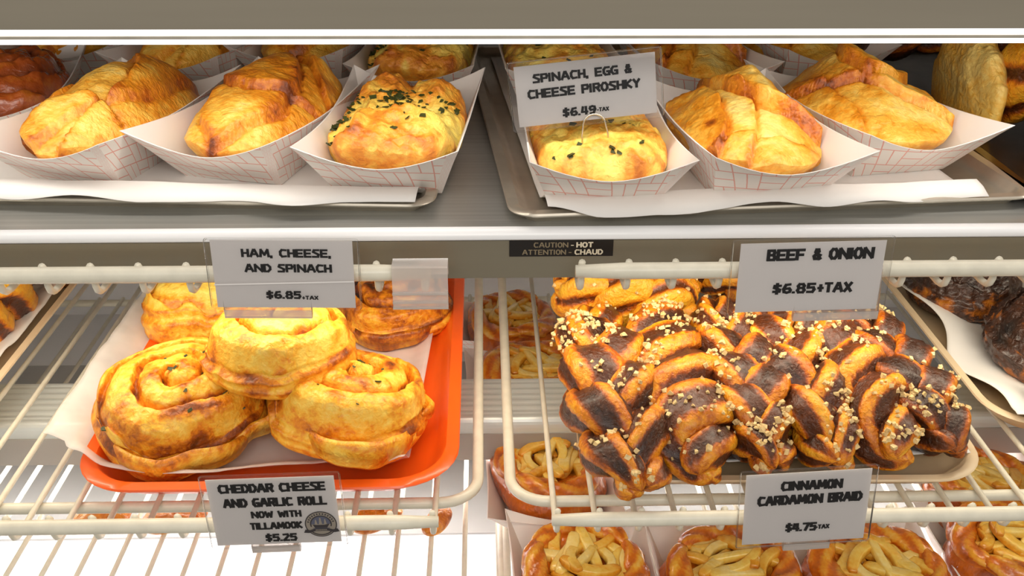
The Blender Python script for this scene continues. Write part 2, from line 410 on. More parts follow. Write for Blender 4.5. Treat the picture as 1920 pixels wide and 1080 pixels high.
def tray(name, cx, cy, z, wd, d, h, r, flare, lipw, mat, label, cat, rz=0, group=None):
    v, f = tray_mesh(wd, d, h, r, flare, lipw)
    o = mk(name, v, f, mat); o.location = (cx, cy, z); o.rotation_euler = (0, 0, rz)
    m = o.modifiers.new('edge', 'EDGE_SPLIT'); m.split_angle = math.radians(50)
    return tag(o, label, cat, group)
def sheet(name, fn, n, mcount, mat, label, cat, group=None, th=.0004):
    """a thin paper sheet given by fn(s,t) -> point"""
    s = np.linspace(0, 1, n); t = np.linspace(0, 1, mcount); S, T = np.meshgrid(s, t)
    p = fn(S.ravel(), T.ravel()); v = list(p)
    f = [(j*n+i, j*n+i+1, (j+1)*n+i+1, (j+1)*n+i) for j in range(mcount-1) for i in range(n-1)]
    o = mk(name, v, f, mat); so = o.modifiers.new('thickness', 'SOLIDIFY'); so.thickness = th; so.offset = 1
    return tag(o, label, cat, group)
def quadsheet(FL, FR, BR, BL, extra):
    FL, FR, BR, BL = map(lambda q: np.asarray(q, float), (FL, FR, BR, BL))
    def fn(S, T):
        S_, T_ = S[:, None], T[:, None]
        p = FL*(1-S_)*(1-T_)+FR*S_*(1-T_)+BR*S_*T_+BL*(1-S_)*T_
        return extra(p, S, T)
    return fn

tz = SH
tray('sheet_pan', -.212, .858, tz, .372, .44, .0095, .012, .005, .006, M['pan'], 'aluminium sheet pan on the left of the heated shelf, with folded hand pies', 'baking pan', math.radians(-3.5), 'aluminium sheet pans')
tray('sheet_pan', .180, .842, tz, .350, .44, .0095, .012, .005, .006, M['pan'], 'aluminium sheet pan right of the gap, with the spinach piroshky card', 'baking pan', math.radians(4.5), 'aluminium sheet pans')
tray('sheet_pan', .560, .840, tz, .362, .44, .0095, .012, .005, .006, M['darkpan'], 'dark worn sheet pan at the right end, under orange glazed pastry', 'baking pan', 0, 'aluminium sheet pans')
PB = tz+.0026
def flat_liner(cx, cy, wd, d, rz, z, seed, droop=0.0):
    def fn(S, T):
        x = (S-.5)*wd; y = (T-.5)*d
        q = np.c_[x*22, y*22, np.zeros_like(x)]
        zz = z+.0004+.0009*(fbm(q, seed, 3)+1)
        # the front margin climbs over the pan rim and hangs down outside in waves
        k = np.clip((.10-T)/.10, 0, 1); up = sstep(k/.5)
        zz = zz+droop*up-(droop*.35*(1+.8*vnoise(np.c_[S*8, S*0, S*0+seed], seed)))*sstep((k-.62)/.38)
        y = y+.006*vnoise(np.c_[S*9, S*0, S*0], seed+3)*sstep((k-.5)/.5)
        c, s_ = math.cos(rz), math.sin(rz)
        return np.c_[cx+x*c-y*s_, cy+x*s_+y*c, zz]
    return fn
sheet('pan_liner', flat_liner(-.213, .846, .362, .436, math.radians(-3.5), PB, 3, .0108), 60, 40, M['liner'], 'white paper liner under the folded hand pies, left pan', 'paper liner', 'pan liners')
sheet('pan_liner', flat_liner(.174, .828, .300, .432, math.radians(4.5), PB, 8, .0108), 60, 40, M['liner'], 'white paper liner under the spinach piroshky boats', 'paper liner', 'pan liners')

TZ = ZW+.0019
tray('serving_tray', -.1665, .800, TZ, .272, .382, .023, .042, .016, .0085, M['orange'], 'orange plastic tray holding the cheddar garlic rolls', 'tray')
tray('serving_tray', .233, .810, TZ, .304, .39, .017, .040, .012, .005, M['beige'], 'beige plastic tray beneath the cinnamon cardamom braids', 'tray', math.radians(-1))
tray('serving_tray', .574, .860, TZ, .300, .36, .019, .040, .014, .005, M['beige'], 'beige plastic tray at the right edge with the dark chocolate swirls', 'tray')
tray('serving_tray', -.580, .830, TZ, .300, .37, .017, .040, .012, .005, M['beige'], 'beige plastic tray at the left edge with nut-topped braid pieces', 'tray')

def ex_orange(p, S, T):
    w_ = sstep(1-S/.55)*sstep(1-T/.5)
    p = p.copy()
    # the front edge sags into the tray, its left corner sticks out over the rim
    sag = np.sin(np.clip((S-.06)/.9, 0, 1)**.62*math.pi)*(1-T)**2
    p[:, 1] -= .030*sag*sstep(1-(S-.30)/.7)
    inside = sstep((S-.10)/.16)*sstep((T-.03)/.08)
    lift = .032*(1-sstep((S)/.20))+.022*(1-sstep((T)/.09))*sstep((S-.05)/.1)+.008*sstep((S-.93)/.07)
    p[:, 2] = TZ+.0034+lift+.0012*fbm(np.c_[p[:, 0]*30, p[:, 1]*30, T*0], 5, 3)*(.5+lift/.02)*.8
    return p
sheet('tray_liner', quadsheet(P(78, 806, .945), (-.062, .624, .91), (-.044, .975, .91), (-.335, .99, .93), ex_orange), 70, 60, M['greasy'], 'translucent paper sheet in the orange tray, one corner sticking out', 'paper liner')
def ex_tray(seed, amp=.004, rim=.012):
    def f(p, S, T):
        p = p.copy()
        e = np.maximum(np.maximum(sstep((.08-S)/.08), sstep((S-.90)/.10)), np.maximum(sstep((.07-T)/.07), sstep((T-.94)/.06)))
        q = np.c_[p[:, 0]*24, p[:, 1]*24, T*0]
        p[:, 2] = TZ+.0034+e*rim+amp*np.maximum(0, fbm(q, seed, 3))*e+.0008*(1+fbm(q*2, seed, 2))
        return p
    return f
sheet('tray_liner', quadsheet((.080, .628, 0), (.380, .640, 0), (.372, .992, 0), (.085, .99, 0), ex_tray(4, .006, .014)), 60, 60, M['liner'], 'crumpled paper sheet under the cinnamon cardamom braids', 'paper liner')
def ex_right(p, S, T):
    p = p.copy(); e = sstep((.25-S)/.25)
    p[:, 2] = TZ+.0034+.018*e*(.9+.35*np.sin(T*9+.6))+.004*sstep((.06-T)/.06)
    p[:, 0] += .010*np.sin(T*10+1.0)*e*np.sin(T*math.pi)
    return p
sheet('tray_liner', quadsheet(P(1900, 805, .92), (.70, .70, 0), (.70, 1.0, 0), P(1690, 528, .93), ex_right), 60, 60, M['liner'], 'wavy upright paper sheet beside the dark chocolate swirls', 'paper liner')
def ex_left(p, S, T):
    p = p.copy(); e = sstep((S-.82)/.18)
    p[:, 2] = TZ+.0034+.015*e+.0015*fbm(np.c_[p[:, 0]*30, p[:, 1]*30, T*0], 9, 3)*(1+e)
    return p
sheet('tray_liner', quadsheet((-.70, .67, 0), (-.440, .67, 0), (-.438, 1.0, 0), (-.70, 1.0, 0), ex_left), 50, 50, M['liner'], 'pale paper sheet under the braid pieces at the left edge', 'paper liner')

# ---------------------------------------------------------------- paper boats
def boat_mesh(RL=.205, RW=.108, BL=.118, BW=.074, hc=.046, hm=.030):
    nS = 14; per = []
    def side_pts(L, W_):
        c = [(W_/2, -L/2), (W_/2, L/2), (-W_/2, L/2), (-W_/2, -L/2)]; out = []
        for k in range(4):
            a, b_ = c[k], c[(k+1) % 4]
            for i in range(nS): out.append((a[0]+(b_[0]-a[0])*i/nS, a[1]+(b_[1]-a[1])*i/nS))
        return np.array(out)
    B_, R_ = side_pts(BL, BW), side_pts(RL, RW)
    t = np.tile(np.arange(nS)/nS, 4); hmv = np.repeat([hm+.007, hm, hm+.007, hm], nS); h = hmv+(hc-hmv)*np.abs(2*t-1)**1.8
    # mid rim edges pull in a little where the wall is lower
    pull = 1-(1-np.abs(2*t-1)**2)*.13
    lv = np.linspace(0, 1, 7); N = 4*nS
    ulen = np.concatenate([np.arange(nS)/nS*s+o for s, o in ((RL, 0), (RW, RL), (RL, RL+RW), (RW, 2*RL+RW))])
    v = []; uv = []
    for shell in (0, 1):
        for l in (lv if shell == 0 else lv[::-1]):
            k = l*pull
            q = B_+(R_-B_)*k[:, None]*(1+.10*(l-1)*l)
            if shell: q = q*(1-.0011/np.maximum(np.abs(q).max(1), .01))[:, None]
            z = h*l+(.0009 if shell and l == 0 else 0)
            v += [(a, b_, c) for (a, b_), c in zip(q, z)]; uv += list(zip(ulen, h*l*1.15))
    f = []; mi = []
    for i in range(13):
        for k in range(N):
            f.append((i*N+k, i*N+(k+1) % N, (i+1)*N+(k+1) % N, (i+1)*N+k)); mi.append(0 if i < 6 else 1)
    f.append(tuple(range(N))[::-1]); mi.append(0); f.append(tuple(range(13*N, 14*N))); mi.append(1)
    return v, f, mi, uv
_bv = boat_mesh()
boat0 = None
def boat(x, y, z, rz, label, group, scale=1.0, rx=0.0):
    global boat0
    if boat0 is None:
        boat0 = mk('paper_boat', _bv[0], _bv[1], [M['boat_out'], M['boat_in']], None, True, None, _bv[2], _bv[3])
        m = boat0.modifiers.new('edge', 'EDGE_SPLIT'); m.split_angle = math.radians(28); o = boat0
    else: o = link(boat0.copy())
    o.location = (x, y, z); o.rotation_euler = (rx, 0, math.radians(rz)); o.scale = (scale,)*3
    return tag(o, label, 'food tray', group)

# ---------------------------------------------------------------- pastry shapes
def dome(a, b_, H, n=2.6, z0=.35, under=.72, uexp=1.0, top=(2.2, .6), na=220, nr=84, fn=None, seed=0, lump=.003, ls=38):
    """closed pastry: superellipse outline a x b, height H; fn(x,y) -> (height offset, bake)"""
    th = np.arange(na)/na*2*math.pi
    R = ((np.abs(np.cos(th))/a)**n+(np.abs(np.sin(th))/b_)**n)**(-1/n)
    R = R*(1+.035*fbm(np.c_[np.cos(th)*1.6, np.sin(th)*1.6, th*0+seed], seed, 3))
    v = []; bake = []
    for i in range(1, nr+1):
        s = math.sin(i/nr*math.pi/2)**.9
        z = H*z0+H*(1-z0)*(1-s**top[0])**top[1]
        x, y = R*np.cos(th)*s, R*np.sin(th)*s
        v.append(np.c_[x, y, np.full(na, z)])
    for l in np.linspace(0, 1, 8)[1:]:
        k = under+(1-under)*math.cos(l*math.pi/2)**uexp
        v.append(np.c_[R*np.cos(th)*k, R*np.sin(th)*k, np.full(na, H*z0*(1-math.sin(l*math.pi/2)**1.2))])
    v = np.array(v); V = v.reshape(-1, 3)
    dz, bk = fn(V[:, 0], V[:, 1]) if fn else (0, .3)
    wz = sstep(V[:, 2]/(H*z0+1e-6))
    nrm = np.c_[V[:, 0]/a**2*.004, V[:, 1]/b_**2*.004, np.full(len(V), .6)]; nrm /= np.linalg.norm(nrm, axis=1)[:, None]
    d = lump*fbm(V*ls, seed+3, 4)*wz
    V = V+nrm*d[:, None]; V[:, 2] += dz*wz
    bk = np.broadcast_to(bk, (len(V),)).copy()
    side = 1-wz
    bk = bk*(1-side)+(.42)*side
    c = np.array([[0, 0, float(V[:na, 2].mean())]]); V = np.vstack([c, V]); bk = np.r_[bk[:na].mean(), bk]
    f = [(0, 1+k, 1+(k+1) % na) for k in range(na)]
    rings = nr+7
    for i in range(rings-1):
        f += [(1+i*na+k, 1+(i+1)*na+k, 1+(i+1)*na+(k+1) % na, 1+i*na+(k+1) % na) for k in range(na)]
    f.append(tuple(1+(rings-1)*na+k for k in range(na))[::-1])
    return V, f, bk
def flaps(lst, base=.33, pales=(), darks=(), humps=()):
    """lst: (x0,y0,angle,height,softness,curve) fold edges; humps/pales/darks: (x,y,rx,ry,amount)"""
    def fn(x, y):
        h = np.zeros_like(x); bk = np.full_like(x, base)
        for (x0, y0, ang, hh, so, cv) in lst:
            ca, sa = math.cos(math.radians(ang)), math.sin(math.radians(ang))
            d = (x-x0)*ca+(y-y0)*sa; e = -(x-x0)*sa+(y-y0)*ca
            d = d-cv*e*e*12
            d = d+.0022*vnoise(np.c_[e*70, d*0, d*0], int(abs(ang))+3)
            h += hh*sstep(d/so+.5)*np.exp(-np.maximum(d, 0)/.05)
            h -= hh*.45*gauss(d+so*.6, so*.7)
            bk += .20*gauss(d-so*.8, .004)+.16*gauss(d+so*.5, .0022)
        for (px_, py_, rx, ry, am) in humps: h += am*np.exp(-((x-px_)/rx)**2-((y-py_)/ry)**2)
        for (px_, py_, rx, ry, am) in pales: bk -= am*np.exp(-(((x-px_)/rx)**2+((y-py_)/ry)**2)**2)
        for (px_, py_, rx, ry, am) in darks: bk += am*np.exp(-((x-px_)/rx)**2-((y-py_)/ry)**2)
        return h, bk
    return fn
def pastry(name, loc, rz, mat, dm, label, cat, group=None, rx=0.0, part='crust'):
    t = thing(name, loc, label, cat, group, math.radians(rz), rx)
    V, f, bk = dm; mk(part, V, f, mat, t, True, {'bake': bk}); return t
def bits(nm, pts, nrm, size, mat, parent, seed, flat=.5, kind=None, spread=.5):
    """many small chunks set on a surface, as one part"""
    r = np.random.RandomState(seed); b = MB()
    for p, n in zip(pts, nrm):
        s = size*(.6+spread*r.rand()*1.6)
        q = r.randn(8, 3); q /= np.linalg.norm(q, axis=1)[:, None]
        base_ = np.array([(-1, -1, -1), (1, -1, -1), (1, 1, -1), (-1, 1, -1), (-1, -1, 1), (1, -1, 1), (1, 1, 1), (-1, 1, 1)])*.5+q*.22
        n = np.asarray(n)/(np.linalg.norm(n)+1e-9); a = np.cross(n, r.randn(3)); a /= np.linalg.norm(a)+1e-9; c = np.cross(n, a)
        w_ = base_*np.array([1.0, .7+.5*r.rand(), flat])*s
        vv = p+w_[:, :1]*a+w_[:, 1:2]*c+w_[:, 2:]*n
        b.add(vv, [(0, 3, 2, 1), (4, 5, 6, 7), (0, 1, 5, 4), (1, 2, 6, 5), (2, 3, 7, 6), (3, 0, 4, 7)])
    o = b.build(nm, mat, parent)
    if kind: o['kind'] = kind
    return o

PZ = tz+.0046                                   # boats stand here
IN = PZ+.0016
# ---- the six front boats on the heated shelf
G1, G2 = 'paper boats on the left sheet pan', 'paper boats on the right sheet pan'
boat(-.274, .737, PZ, -14, 'white paper boat with red weave print, holding the long smooth hand pie', G1)
boat(-.163, .738, PZ, -15, 'middle white paper boat of the front row on the left sheet pan', G1)
boat(-.061, .716, PZ, -5, 'white paper boat holding the spinach-speckled pastry beside the pan gap', G1)
boat(.079, .692, PZ, 1, 'white paper boat under the spinach, egg and cheese piroshky card', G2, .98)
boat(.187, .702, PZ, 6, 'white paper boat holding the pale pie with a split ridge', G2)
boat(.290, .747, PZ, 11, 'white paper boat holding the pale pointed pie at the right pan corner', G2)

GP = 'hand pies on the heated shelf'
A = pastry('hand_pie', (-.273, .741, IN), -14, M['flaky'], dome(.046, .086, .057, 2.2, .44, .45, 1.6, seed=2, top=(1.9, .8), fn=flaps(
    [(.004, .030, 40, .006, .0022, -.7), (-.006, -.046, -68, .007, .0022, 1.1), (.026, -.03, 160, .004, .003, .3), (-.03, .0, 200, .003, .003, .5)], .40,
    pales=[(.002, -.058, .032, .022, .26), (.0, -.01, .03, .03, .08)], darks=[(.03, .07, .03, .03, .14), (-.03, -.06, .02, .02, .1)], humps=[(.0, .02, .03, .05, .006)])),
    'long smooth golden hand pie in the front boat nearest the left end', 'hand pie', GP)
Bp = pastry('hand_pie', (-.161, .740, IN), -16, M['flaky'], dome(.047, .083, .053, 2.3, .46, .45, 1.6, seed=9, top=(2.1, .75), fn=flaps(
    [(-.004, -.028, 80, .006, .0022, 1.3), (.028, -.035, 170, .006, .0025, .6), (-.024, -.05, 20, .005, .0025, .6), (.0, .05, 70, .006, .003, -.6)], .44,
    pales=[(-.022, -.06, .022, .016, .22), (.018, -.058, .018, .016, .2)], darks=[(.0, .01, .04, .03, .10)], humps=[(-.004, .03, .024, .04, .006), (.022, .05, .010, .012, .006), (-.018, .052, .010, .010, .004)])),
    'deep golden hand pie with a folded front flap, left of the spinach pastry', 'hand pie', GP)
# spinach pastry with two rear lobes
def spin_fn(front, greens_y, seed):
    def fn(x, y):
        q = np.c_[x*60, y*60, x*0]
        n = fbm(q, seed, 4); n2 = fbm(q*2.6, seed+4, 3)
        h = .013*np.exp(-((x+.022)/.022)**2-((y-.038)/.024)**2)*.8+.008*np.exp(-((x-.022)/.018)**2-((y-.036)/.022)**2)
        h -= .006*gauss(x-.002, .005)*sstep((y-.01)/.02)
        d = -(y+.040)+.007*np.sin(x*60+1)+.004*vnoise(q, seed+1); h += .009*sstep(d/.003+.5)*np.exp(-np.maximum(d, 0)/.04)*front
        band = gauss(y-greens_y-.006*np.sin(x*50), .021)
        h -= .005*band
        h += .0018*n+.0009*n2
        bk = .50+.20*n+.14*n2-.46*band*(.75+.5*vnoise(q*.5, seed+2))
        bk += .16*np.exp(-((x+.020)/.026)**2-((y-.05)/.022)**2)
        return h, bk
    return fn
def leafy(t, dm, yr, n, seed, part='spinach_flakes', xr=.04, size=.0042):
    V = dm[0]; r = np.random.RandomState(seed)
    top = V[(V[:, 2] > .03) & (V[:, 1] > yr[0]) & (V[:, 1] < yr[1]) & (np.abs(V[:, 0]) < xr)]
    clump = top[r.randint(0, len(top), 9)]
    pts = []
    for _ in range(n):
        c = clump[r.randint(9)]; q = c[:2]+r.randn(2)*.006
        i = np.argmin(((top[:, :2]-q)**2).sum(1)); pts.append(top[i]+[0, 0, .0004])
    bits(part, pts, [(r.randn()*.3, r.randn()*.3-.2, 1) for _ in pts], size, M['green'], t, seed, .16, 'stuff')
dmC = dome(.046, .076, .047, 3.0, .55, .48, 1.6, seed=21, lump=.0045, ls=60, top=(2.6, .6), fn=spin_fn(1, -.016, 5))
Cp = pastry('spinach_pastry', (-.061, .716, IN), -6, M['spin'], dmC, 'browned rectangular ham and spinach pastry with green leaf flecks, beside the pan gap', 'pastry', 'savoury pastries on the heated shelf', part='crust')
leafy(Cp, dmC, (-.036, .012), 110, 3, size=.0034); leafy(Cp, dmC, (-.06, .05), 36, 8, 'herb_flecks', size=.0028)
def spin2(x, y):
    q = np.c_[x*60, y*60, x*0]; n = fbm(q, 31, 4)
    n2 = fbm(q*2.4, 35, 3); bk = .40+.26*n+.14*n2+.16*sstep((y-.0)/.05)-.12*np.exp(-((x)/.03)**2-((y+.04)/.03)**2)
    return .0018*n, bk
dmS = dome(.047, .070, .043, 3.6, .5, .5, 1.6, seed=14, lump=.004, ls=60, top=(3.0, .55), fn=spin2)
Sp = pastry('spinach_pastry', (.079, .690, IN), 1, M['spin'], dmS, 'square egg and cheese piroshky with the price card pinned in it', 'pastry', 'savoury pastries on the heated shelf')
leafy(Sp, dmS, (-.06, -.02), 16, 6, size=.0036)
Qp = pastry('hand_pie', (.187, .705, IN), 6, M['pastry'], dome(.052, .082, .047, 2.2, .52, .42, 1.6, seed=30, top=(1.6, .85), fn=flaps(
    [(.008, -.010, 38, .014, .0022, .5), (-.024, -.03, 165, .006, .0025, .3), (-.004, .016, 205, .005, .003, .8), (.0, -.052, 265, .004, .002, .3)], .34,
    pales=[(.000, -.040, .020, .034, .30), (-.012, .012, .014, .03, .2), (.012, .0, .006, .03, .25)], darks=[(-.042, .0, .014, .05, .14), (.034, .01, .012, .05, .18), (-.034, -.03, .004, .005, .5)], humps=[(.014, .028, .016, .04, .012)])),
    'pale flaky piroshky with an open split ridge, right of the spinach piroshky', 'hand pie', GP)
Tp = pastry('hand_pie', (.290, .752, IN), 11, M['pastry'], dome(.056, .082, .053, 2.0, .52, .40, 1.6, seed=37, top=(1.6, .85), fn=flaps(
    [(-.010, .0, 12, .008, .0025, .8), (.020, -.012, 112, .007, .0022, 1.2), (-.03, -.01, 190, .004, .003, .4)], .32,
    pales=[(.016, -.040, .028, .024, .26), (.01, .01, .02, .02, .1)], darks=[(-.034, .01, .016, .05, .16), (.044, -.01, .012, .03, .12)], humps=[(-.006, .03, .016, .04, .014)])),
    'pale pointed piroshky in the boat at the right end of the pan', 'hand pie', GP)

# ---- the back row of boats on the heated shelf
GB = 'back row of paper boats on the heated shelf'
rowb = [(-.388, .822, 12, 'glaze', 'paper boat with the red-brown glazed pastry at the left edge'),
        (-.395, 1.000, 12, 'A', 'paper boat behind the glazed pastry in the back left corner'),
        (-.262, .960, -8, 'A', 'paper boat straight behind the long smooth hand pie'),
        (-.160, .985, -8, 'B', 'paper boat behind the hand pie with folded front flap'),
        (-.056, .925, -3, 'C', 'paper boat straight behind the spinach-speckled pastry'),
        (.066, .915, 3, 'S', 'paper boat behind the spinach piroshky price card'),
        (.186, .925, 6, 'Q', 'paper boat behind the pie with a split ridge'),
        (.300, .978, 10, 'T', 'paper boat at the back right, behind the pale pointed pie')]
src = dict(A=A, B=Bp, C=Cp, S=Sp, Q=Qp, T=Tp)
for x, y, rz, k, lab in rowb:
    boat(x, y, PZ, rz, lab, GB)
    if k in src:
        c = again(src[k], (x, y+.002, IN), lab.replace('paper boat', dict(A='golden hand pie', B='golden hand pie', C='spinach pastry', S='spinach pastry', Q='pale hand pie', T='pale hand pie')[k]+' in the boat', 1), math.radians(rz))
def swirl_fn(seed, pitch=.017):
    def fn(x, y):
        r_ = np.hypot(x, y); th = np.arctan2(y, x); ph = r_/pitch-th/(2*math.pi)
        k = ph-np.floor(ph); n = fbm(np.c_[x*70, y*70, x*0], seed, 3)
        return -.006*gauss(k-.5, .2)+.001*n, .35+.4*gauss(k-.5, .25)+.1*n
    return fn
gp = pastry('glazed_bun', (-.388, .818, IN), 12, M['glaze'], dome(.048, .072, .058, 2.3, .46, .45, 1.6, seed=41, top=(2.2, .6), fn=swirl_fn(3), lump=.006),
            'dark red-brown glazed bun in the boat at the left edge', 'pastry')

# ---------------------------------------------------------------- cheddar garlic rolls
def roll_mesh(Rm=.056, H=.050, turns=2.6, seed=1, tall=.012, bakeb=.22, groove=.010, squash=1.0, tail=.0, ctr=(0, 0)):
    na, nr = 200, 84
    th = np.arange(na)/na*2*math.pi
    Ro = Rm*(1+.05*fbm(np.c_[np.cos(th)*1.2, np.sin(th)*1.2, th*0], seed, 3)+.03*np.cos(4*th+seed))
    Ro = Ro+tail*np.exp(-((np.mod(th-4.4+math.pi, 2*math.pi)-math.pi)/.5)**2)
    pitch = Rm/turns; V = []; B = []
    for i in range(1, nr+1):
        s = i/nr
        x, y = Ro*np.cos(th)*s+ctr[0]*(1-s)**1.0, Ro*np.sin(th)*s*squash+ctr[1]*(1-s)
        r_ = s*Rm
        wob = .12*fbm(np.c_[np.cos(th)*2.0, np.sin(th)*2.0, th*0+s*2.2], seed+8, 3)
        ph = r_/pitch-th/(2*math.pi)+wob; k = ph-np.floor(ph)
        g = np.where(k < .72, sstep(k/.10), sstep((1-k)/.28)); g = sstep(g)
        prof = g*(1-.35*(k-.35)**2*4)
        z = H-(tall*1.5)*s**2.4+groove*(prof-1)*(1-.25*s)
        edge = sstep((s-.90)/.10); z = z-H*.22*edge**2
        n = fbm(np.c_[x*75, y*75, z*75], seed+4, 3)
        V.append(np.c_[x, y, z+.0018*n])
        B.append(bakeb+.50*(1-g)*(.6+.5*vnoise(np.c_[x*60, y*60, x*0], seed+5))+.14*n+.20*gauss(k-.30, .20)*np.maximum(0, vnoise(np.c_[x*40, y*40, x*0+3], seed+6)+.1)*2)
    zt = V[-1][:, 2]
    for l in np.linspace(0, 1, 15)[1:]:
        bul = .004*math.sin(l*math.pi)+.0022*np.sin(l*math.pi*5+th*1.0)*(1-l)
        k = 1+(bul)/Rm-.10*max(0, l-.8)*5*.5
        V.append(np.c_[Ro*np.cos(th)*k, Ro*np.sin(th)*squash*k, zt*(1-l)+.0008*math.sin(l*20)])
        B.append(.36+.20*np.sin(l*math.pi*5+th*1.0+.5)*.5+.45*math.exp(-((l-.12)/.12)**2)*np.clip(.5+.9*vnoise(np.c_[np.cos(th)*2.2, np.sin(th)*2.2, th*0], seed+9), 0, 1)+.08*vnoise(np.c_[np.cos(th)*9, np.sin(th)*9, th*0+l*6], seed))  # side tone: browning plus painted shade, as light only falls from above
    V = np.array(V).reshape(-1, 3); B = np.array(B).ravel()
    cpt = V[:na].mean(0)[None]; V = np.vstack([cpt, V]); B = np.r_[B[:na].mean(), B]
    f = [(0, 1+k, 1+(k+1) % na) for k in range(na)]; rg = nr+14
    for i in range(rg-1): f += [(1+i*na+k, 1+(i+1)*na+k, 1+(i+1)*na+(k+1) % na, 1+i*na+(k+1) % na) for k in range(na)]
    f.append(tuple(1+(rg-1)*na+k for k in range(na))[::-1])
    return V, f, B
def strip_wrap(t, R, a0, a1, z0, z1, wdt, mat, seed, name='dough_flap', flare=.01, bake=.25):
    """outer dough strip hanging off the side of a roll"""
    n = 40; m_ = 9; V = []; B = []
    for i in range(n):
        s = i/(n-1); th = a0+(a1-a0)*s
        for j in range(m_):
            q = j/(m_-1)*2*math.pi
            rr = R+flare*math.sin(s*math.pi)+.005*fbm(np.array([[s*5, 0, seed]]), seed, 2)[0]
            zc = z0+(z1-z0)*s; tp = math.sin(min(1, max(0.02, s*1.02))*math.pi)**.45
            V.append((math.cos(th)*(rr+math.cos(q)*wdt*.42*tp), math.sin(th)*(rr+math.cos(q)*wdt*.42*tp), max(.0015, zc+math.sin(q)*wdt*tp)))
            B.append(bake+.25*(math.sin(q) > .6)+.1*math.sin(s*17))
    f = [(i*m_+j, i*m_+(j+1) % m_, (i+1)*m_+(j+1) % m_, (i+1)*m_+j) for i in range(n-1) for j in range(m_)]
    f += [tuple(range(m_))[::-1], tuple(range((n-1)*m_, n*m_))]
    return mk(name, V, f, mat, t, True, {'bake': np.array(B)})
GR = 'cheddar garlic rolls'
RB = TZ+.0050
def roll(loc, rz, rx, ry, mesh, label, **kw):
    t = thing('cheese_roll', loc, label, 'bread roll', GR, math.radians(rz), math.radians(rx), math.radians(ry))
    mk('spiral', mesh[0], mesh[1], M['roll'], t, True, {'bake': mesh[2]}); return t
R1 = roll((-.2450, .694, RB+.0135), 30, 9, -3, roll_mesh(.062, .058, 2.7, 3, .010, .30, .012, .96), 'toasted cheese roll with browned spiral at the front left of the orange tray')
strip_wrap(R1, .058, 3.3, 5.4, .020, .012, .013, M['roll'], 3, bake=.16); strip_wrap(R1, .060, 5.0, 6.4, .012, .026, .010, M['roll'], 5, bake=.18)
R2 = roll((-.1150, .684, RB+.012), 110, 12, 4, roll_mesh(.061, .058, 2.3, 11, .008, .26, .017, .98), 'pale cheese roll at the front right of the orange tray')
strip_wrap(R2, .058, 2.3, 4.3, .018, .014, .012, M['roll'], 8, bake=.20); strip_wrap(R2, .059, 4.2, 5.6, .026, .012, .010, M['roll'], 9, bake=.14)
R3 = roll((-.1660, .708, RB+.055), 70, 1, 5, roll_mesh(.056, .056, 2.4, 17, .010, .20, .013, .97), 'plump yellow cheese roll stacked on top of the other rolls')
R4 = roll((-.262, .862, RB+.006), 200, 14, -4, roll_mesh(.062, .062, 2.3, 23, .008, .06, .010, 1.0), 'bright yellow cheese roll behind, at the left under the ham card')
R5 = roll((-.092, .893, RB+.003), 300, 3, 5, roll_mesh(.055, .046, 2.6, 29, .010, .52, .011, 1.0), 'reddish crusted cheese roll at the back right of the orange tray')
strip_wrap(R5, .053, 5.0, 6.6, .012, .014, .010, M['roll'], 12, bake=.45)
for t_, sd in ((R1, 1), (R2, 2)):
    me = [c for c in t_.children if c.name.startswith('spiral')][0].data; r = np.random.RandomState(sd); V = np.array([q.co for q in me.vertices]); V = V[V[:, 2] > .032]
    pts = V[r.randint(0, len(V), 14)]+[0, 0, .0003]
    bits('herb_flecks', pts, [(r.randn()*.3, r.randn()*.3, 1) for _ in pts], .0032, M['green'], t_, sd, .2, 'stuff')

# ---------------------------------------------------------------- cinnamon braids
def strand(cs, ra, rb, twist, seed, bands=3, dark=.5, na=28, ph0=0.0):
    cs = np.asarray(cs); N = len(cs); T = np.gradient(cs, axis=0); T /= np.linalg.norm(T, axis=1)[:, None]
    th = np.arange(na)/na*2*math.pi; V = []; B = []
    sarr = np.r_[0, np.cumsum(np.linalg.norm(np.diff(cs, axis=0), axis=1))]
    for i in range(N):
        A_ = np.array([0, 0, 1.])-T[i]*T[i][2]; A_ /= np.linalg.norm(A_)+1e-9; Bv = np.cross(T[i], A_)
        s = i/(N-1); tp = max(.05, math.sin(math.pi*min(1, max(0, s)))**.38)
        # layered cut face: ridges of dough between bands of filling
        q = bands*(th+ph0+twist*sarr[i]); band = .5+.5*np.sin(q); band = sstep((band-(1-dark)+.25)/.5)
        rr = 1+.17*(1-band)-.07+band*.07*vnoise(np.c_[np.cos(th)*9, np.sin(th)*9, th*0+sarr[i]*500], seed+5)
        rr = rr+.07*vnoise(np.c_[np.cos(th)*2.5, np.sin(th)*2.5, th*0+sarr[i]*140], seed)
        V.append(cs[i]+(np.cos(th)*ra[i]*tp*rr)[:, None]*Bv+(np.sin(th)*rb[i]*tp*rr)[:, None]*A_)
        band = band*(1-sstep((abs(2*s-1)-.86)/.12)*.8)
        B.append(.23+.58*band+.16*fbm(np.c_[np.cos(th)*1.4, np.sin(th)*1.4, th*0+sarr[i]*60], seed+2, 2))
    V = np.array(V).reshape(-1, 3); B = np.array(B).ravel()
    f = [(i*na+k, i*na+(k+1) % na, (i+1)*na+(k+1) % na, (i+1)*na+k) for i in range(N-1) for k in range(na)]
    f += [tuple(range(na))[::-1], tuple(range((N-1)*na, N*na))]
    return V, f, B
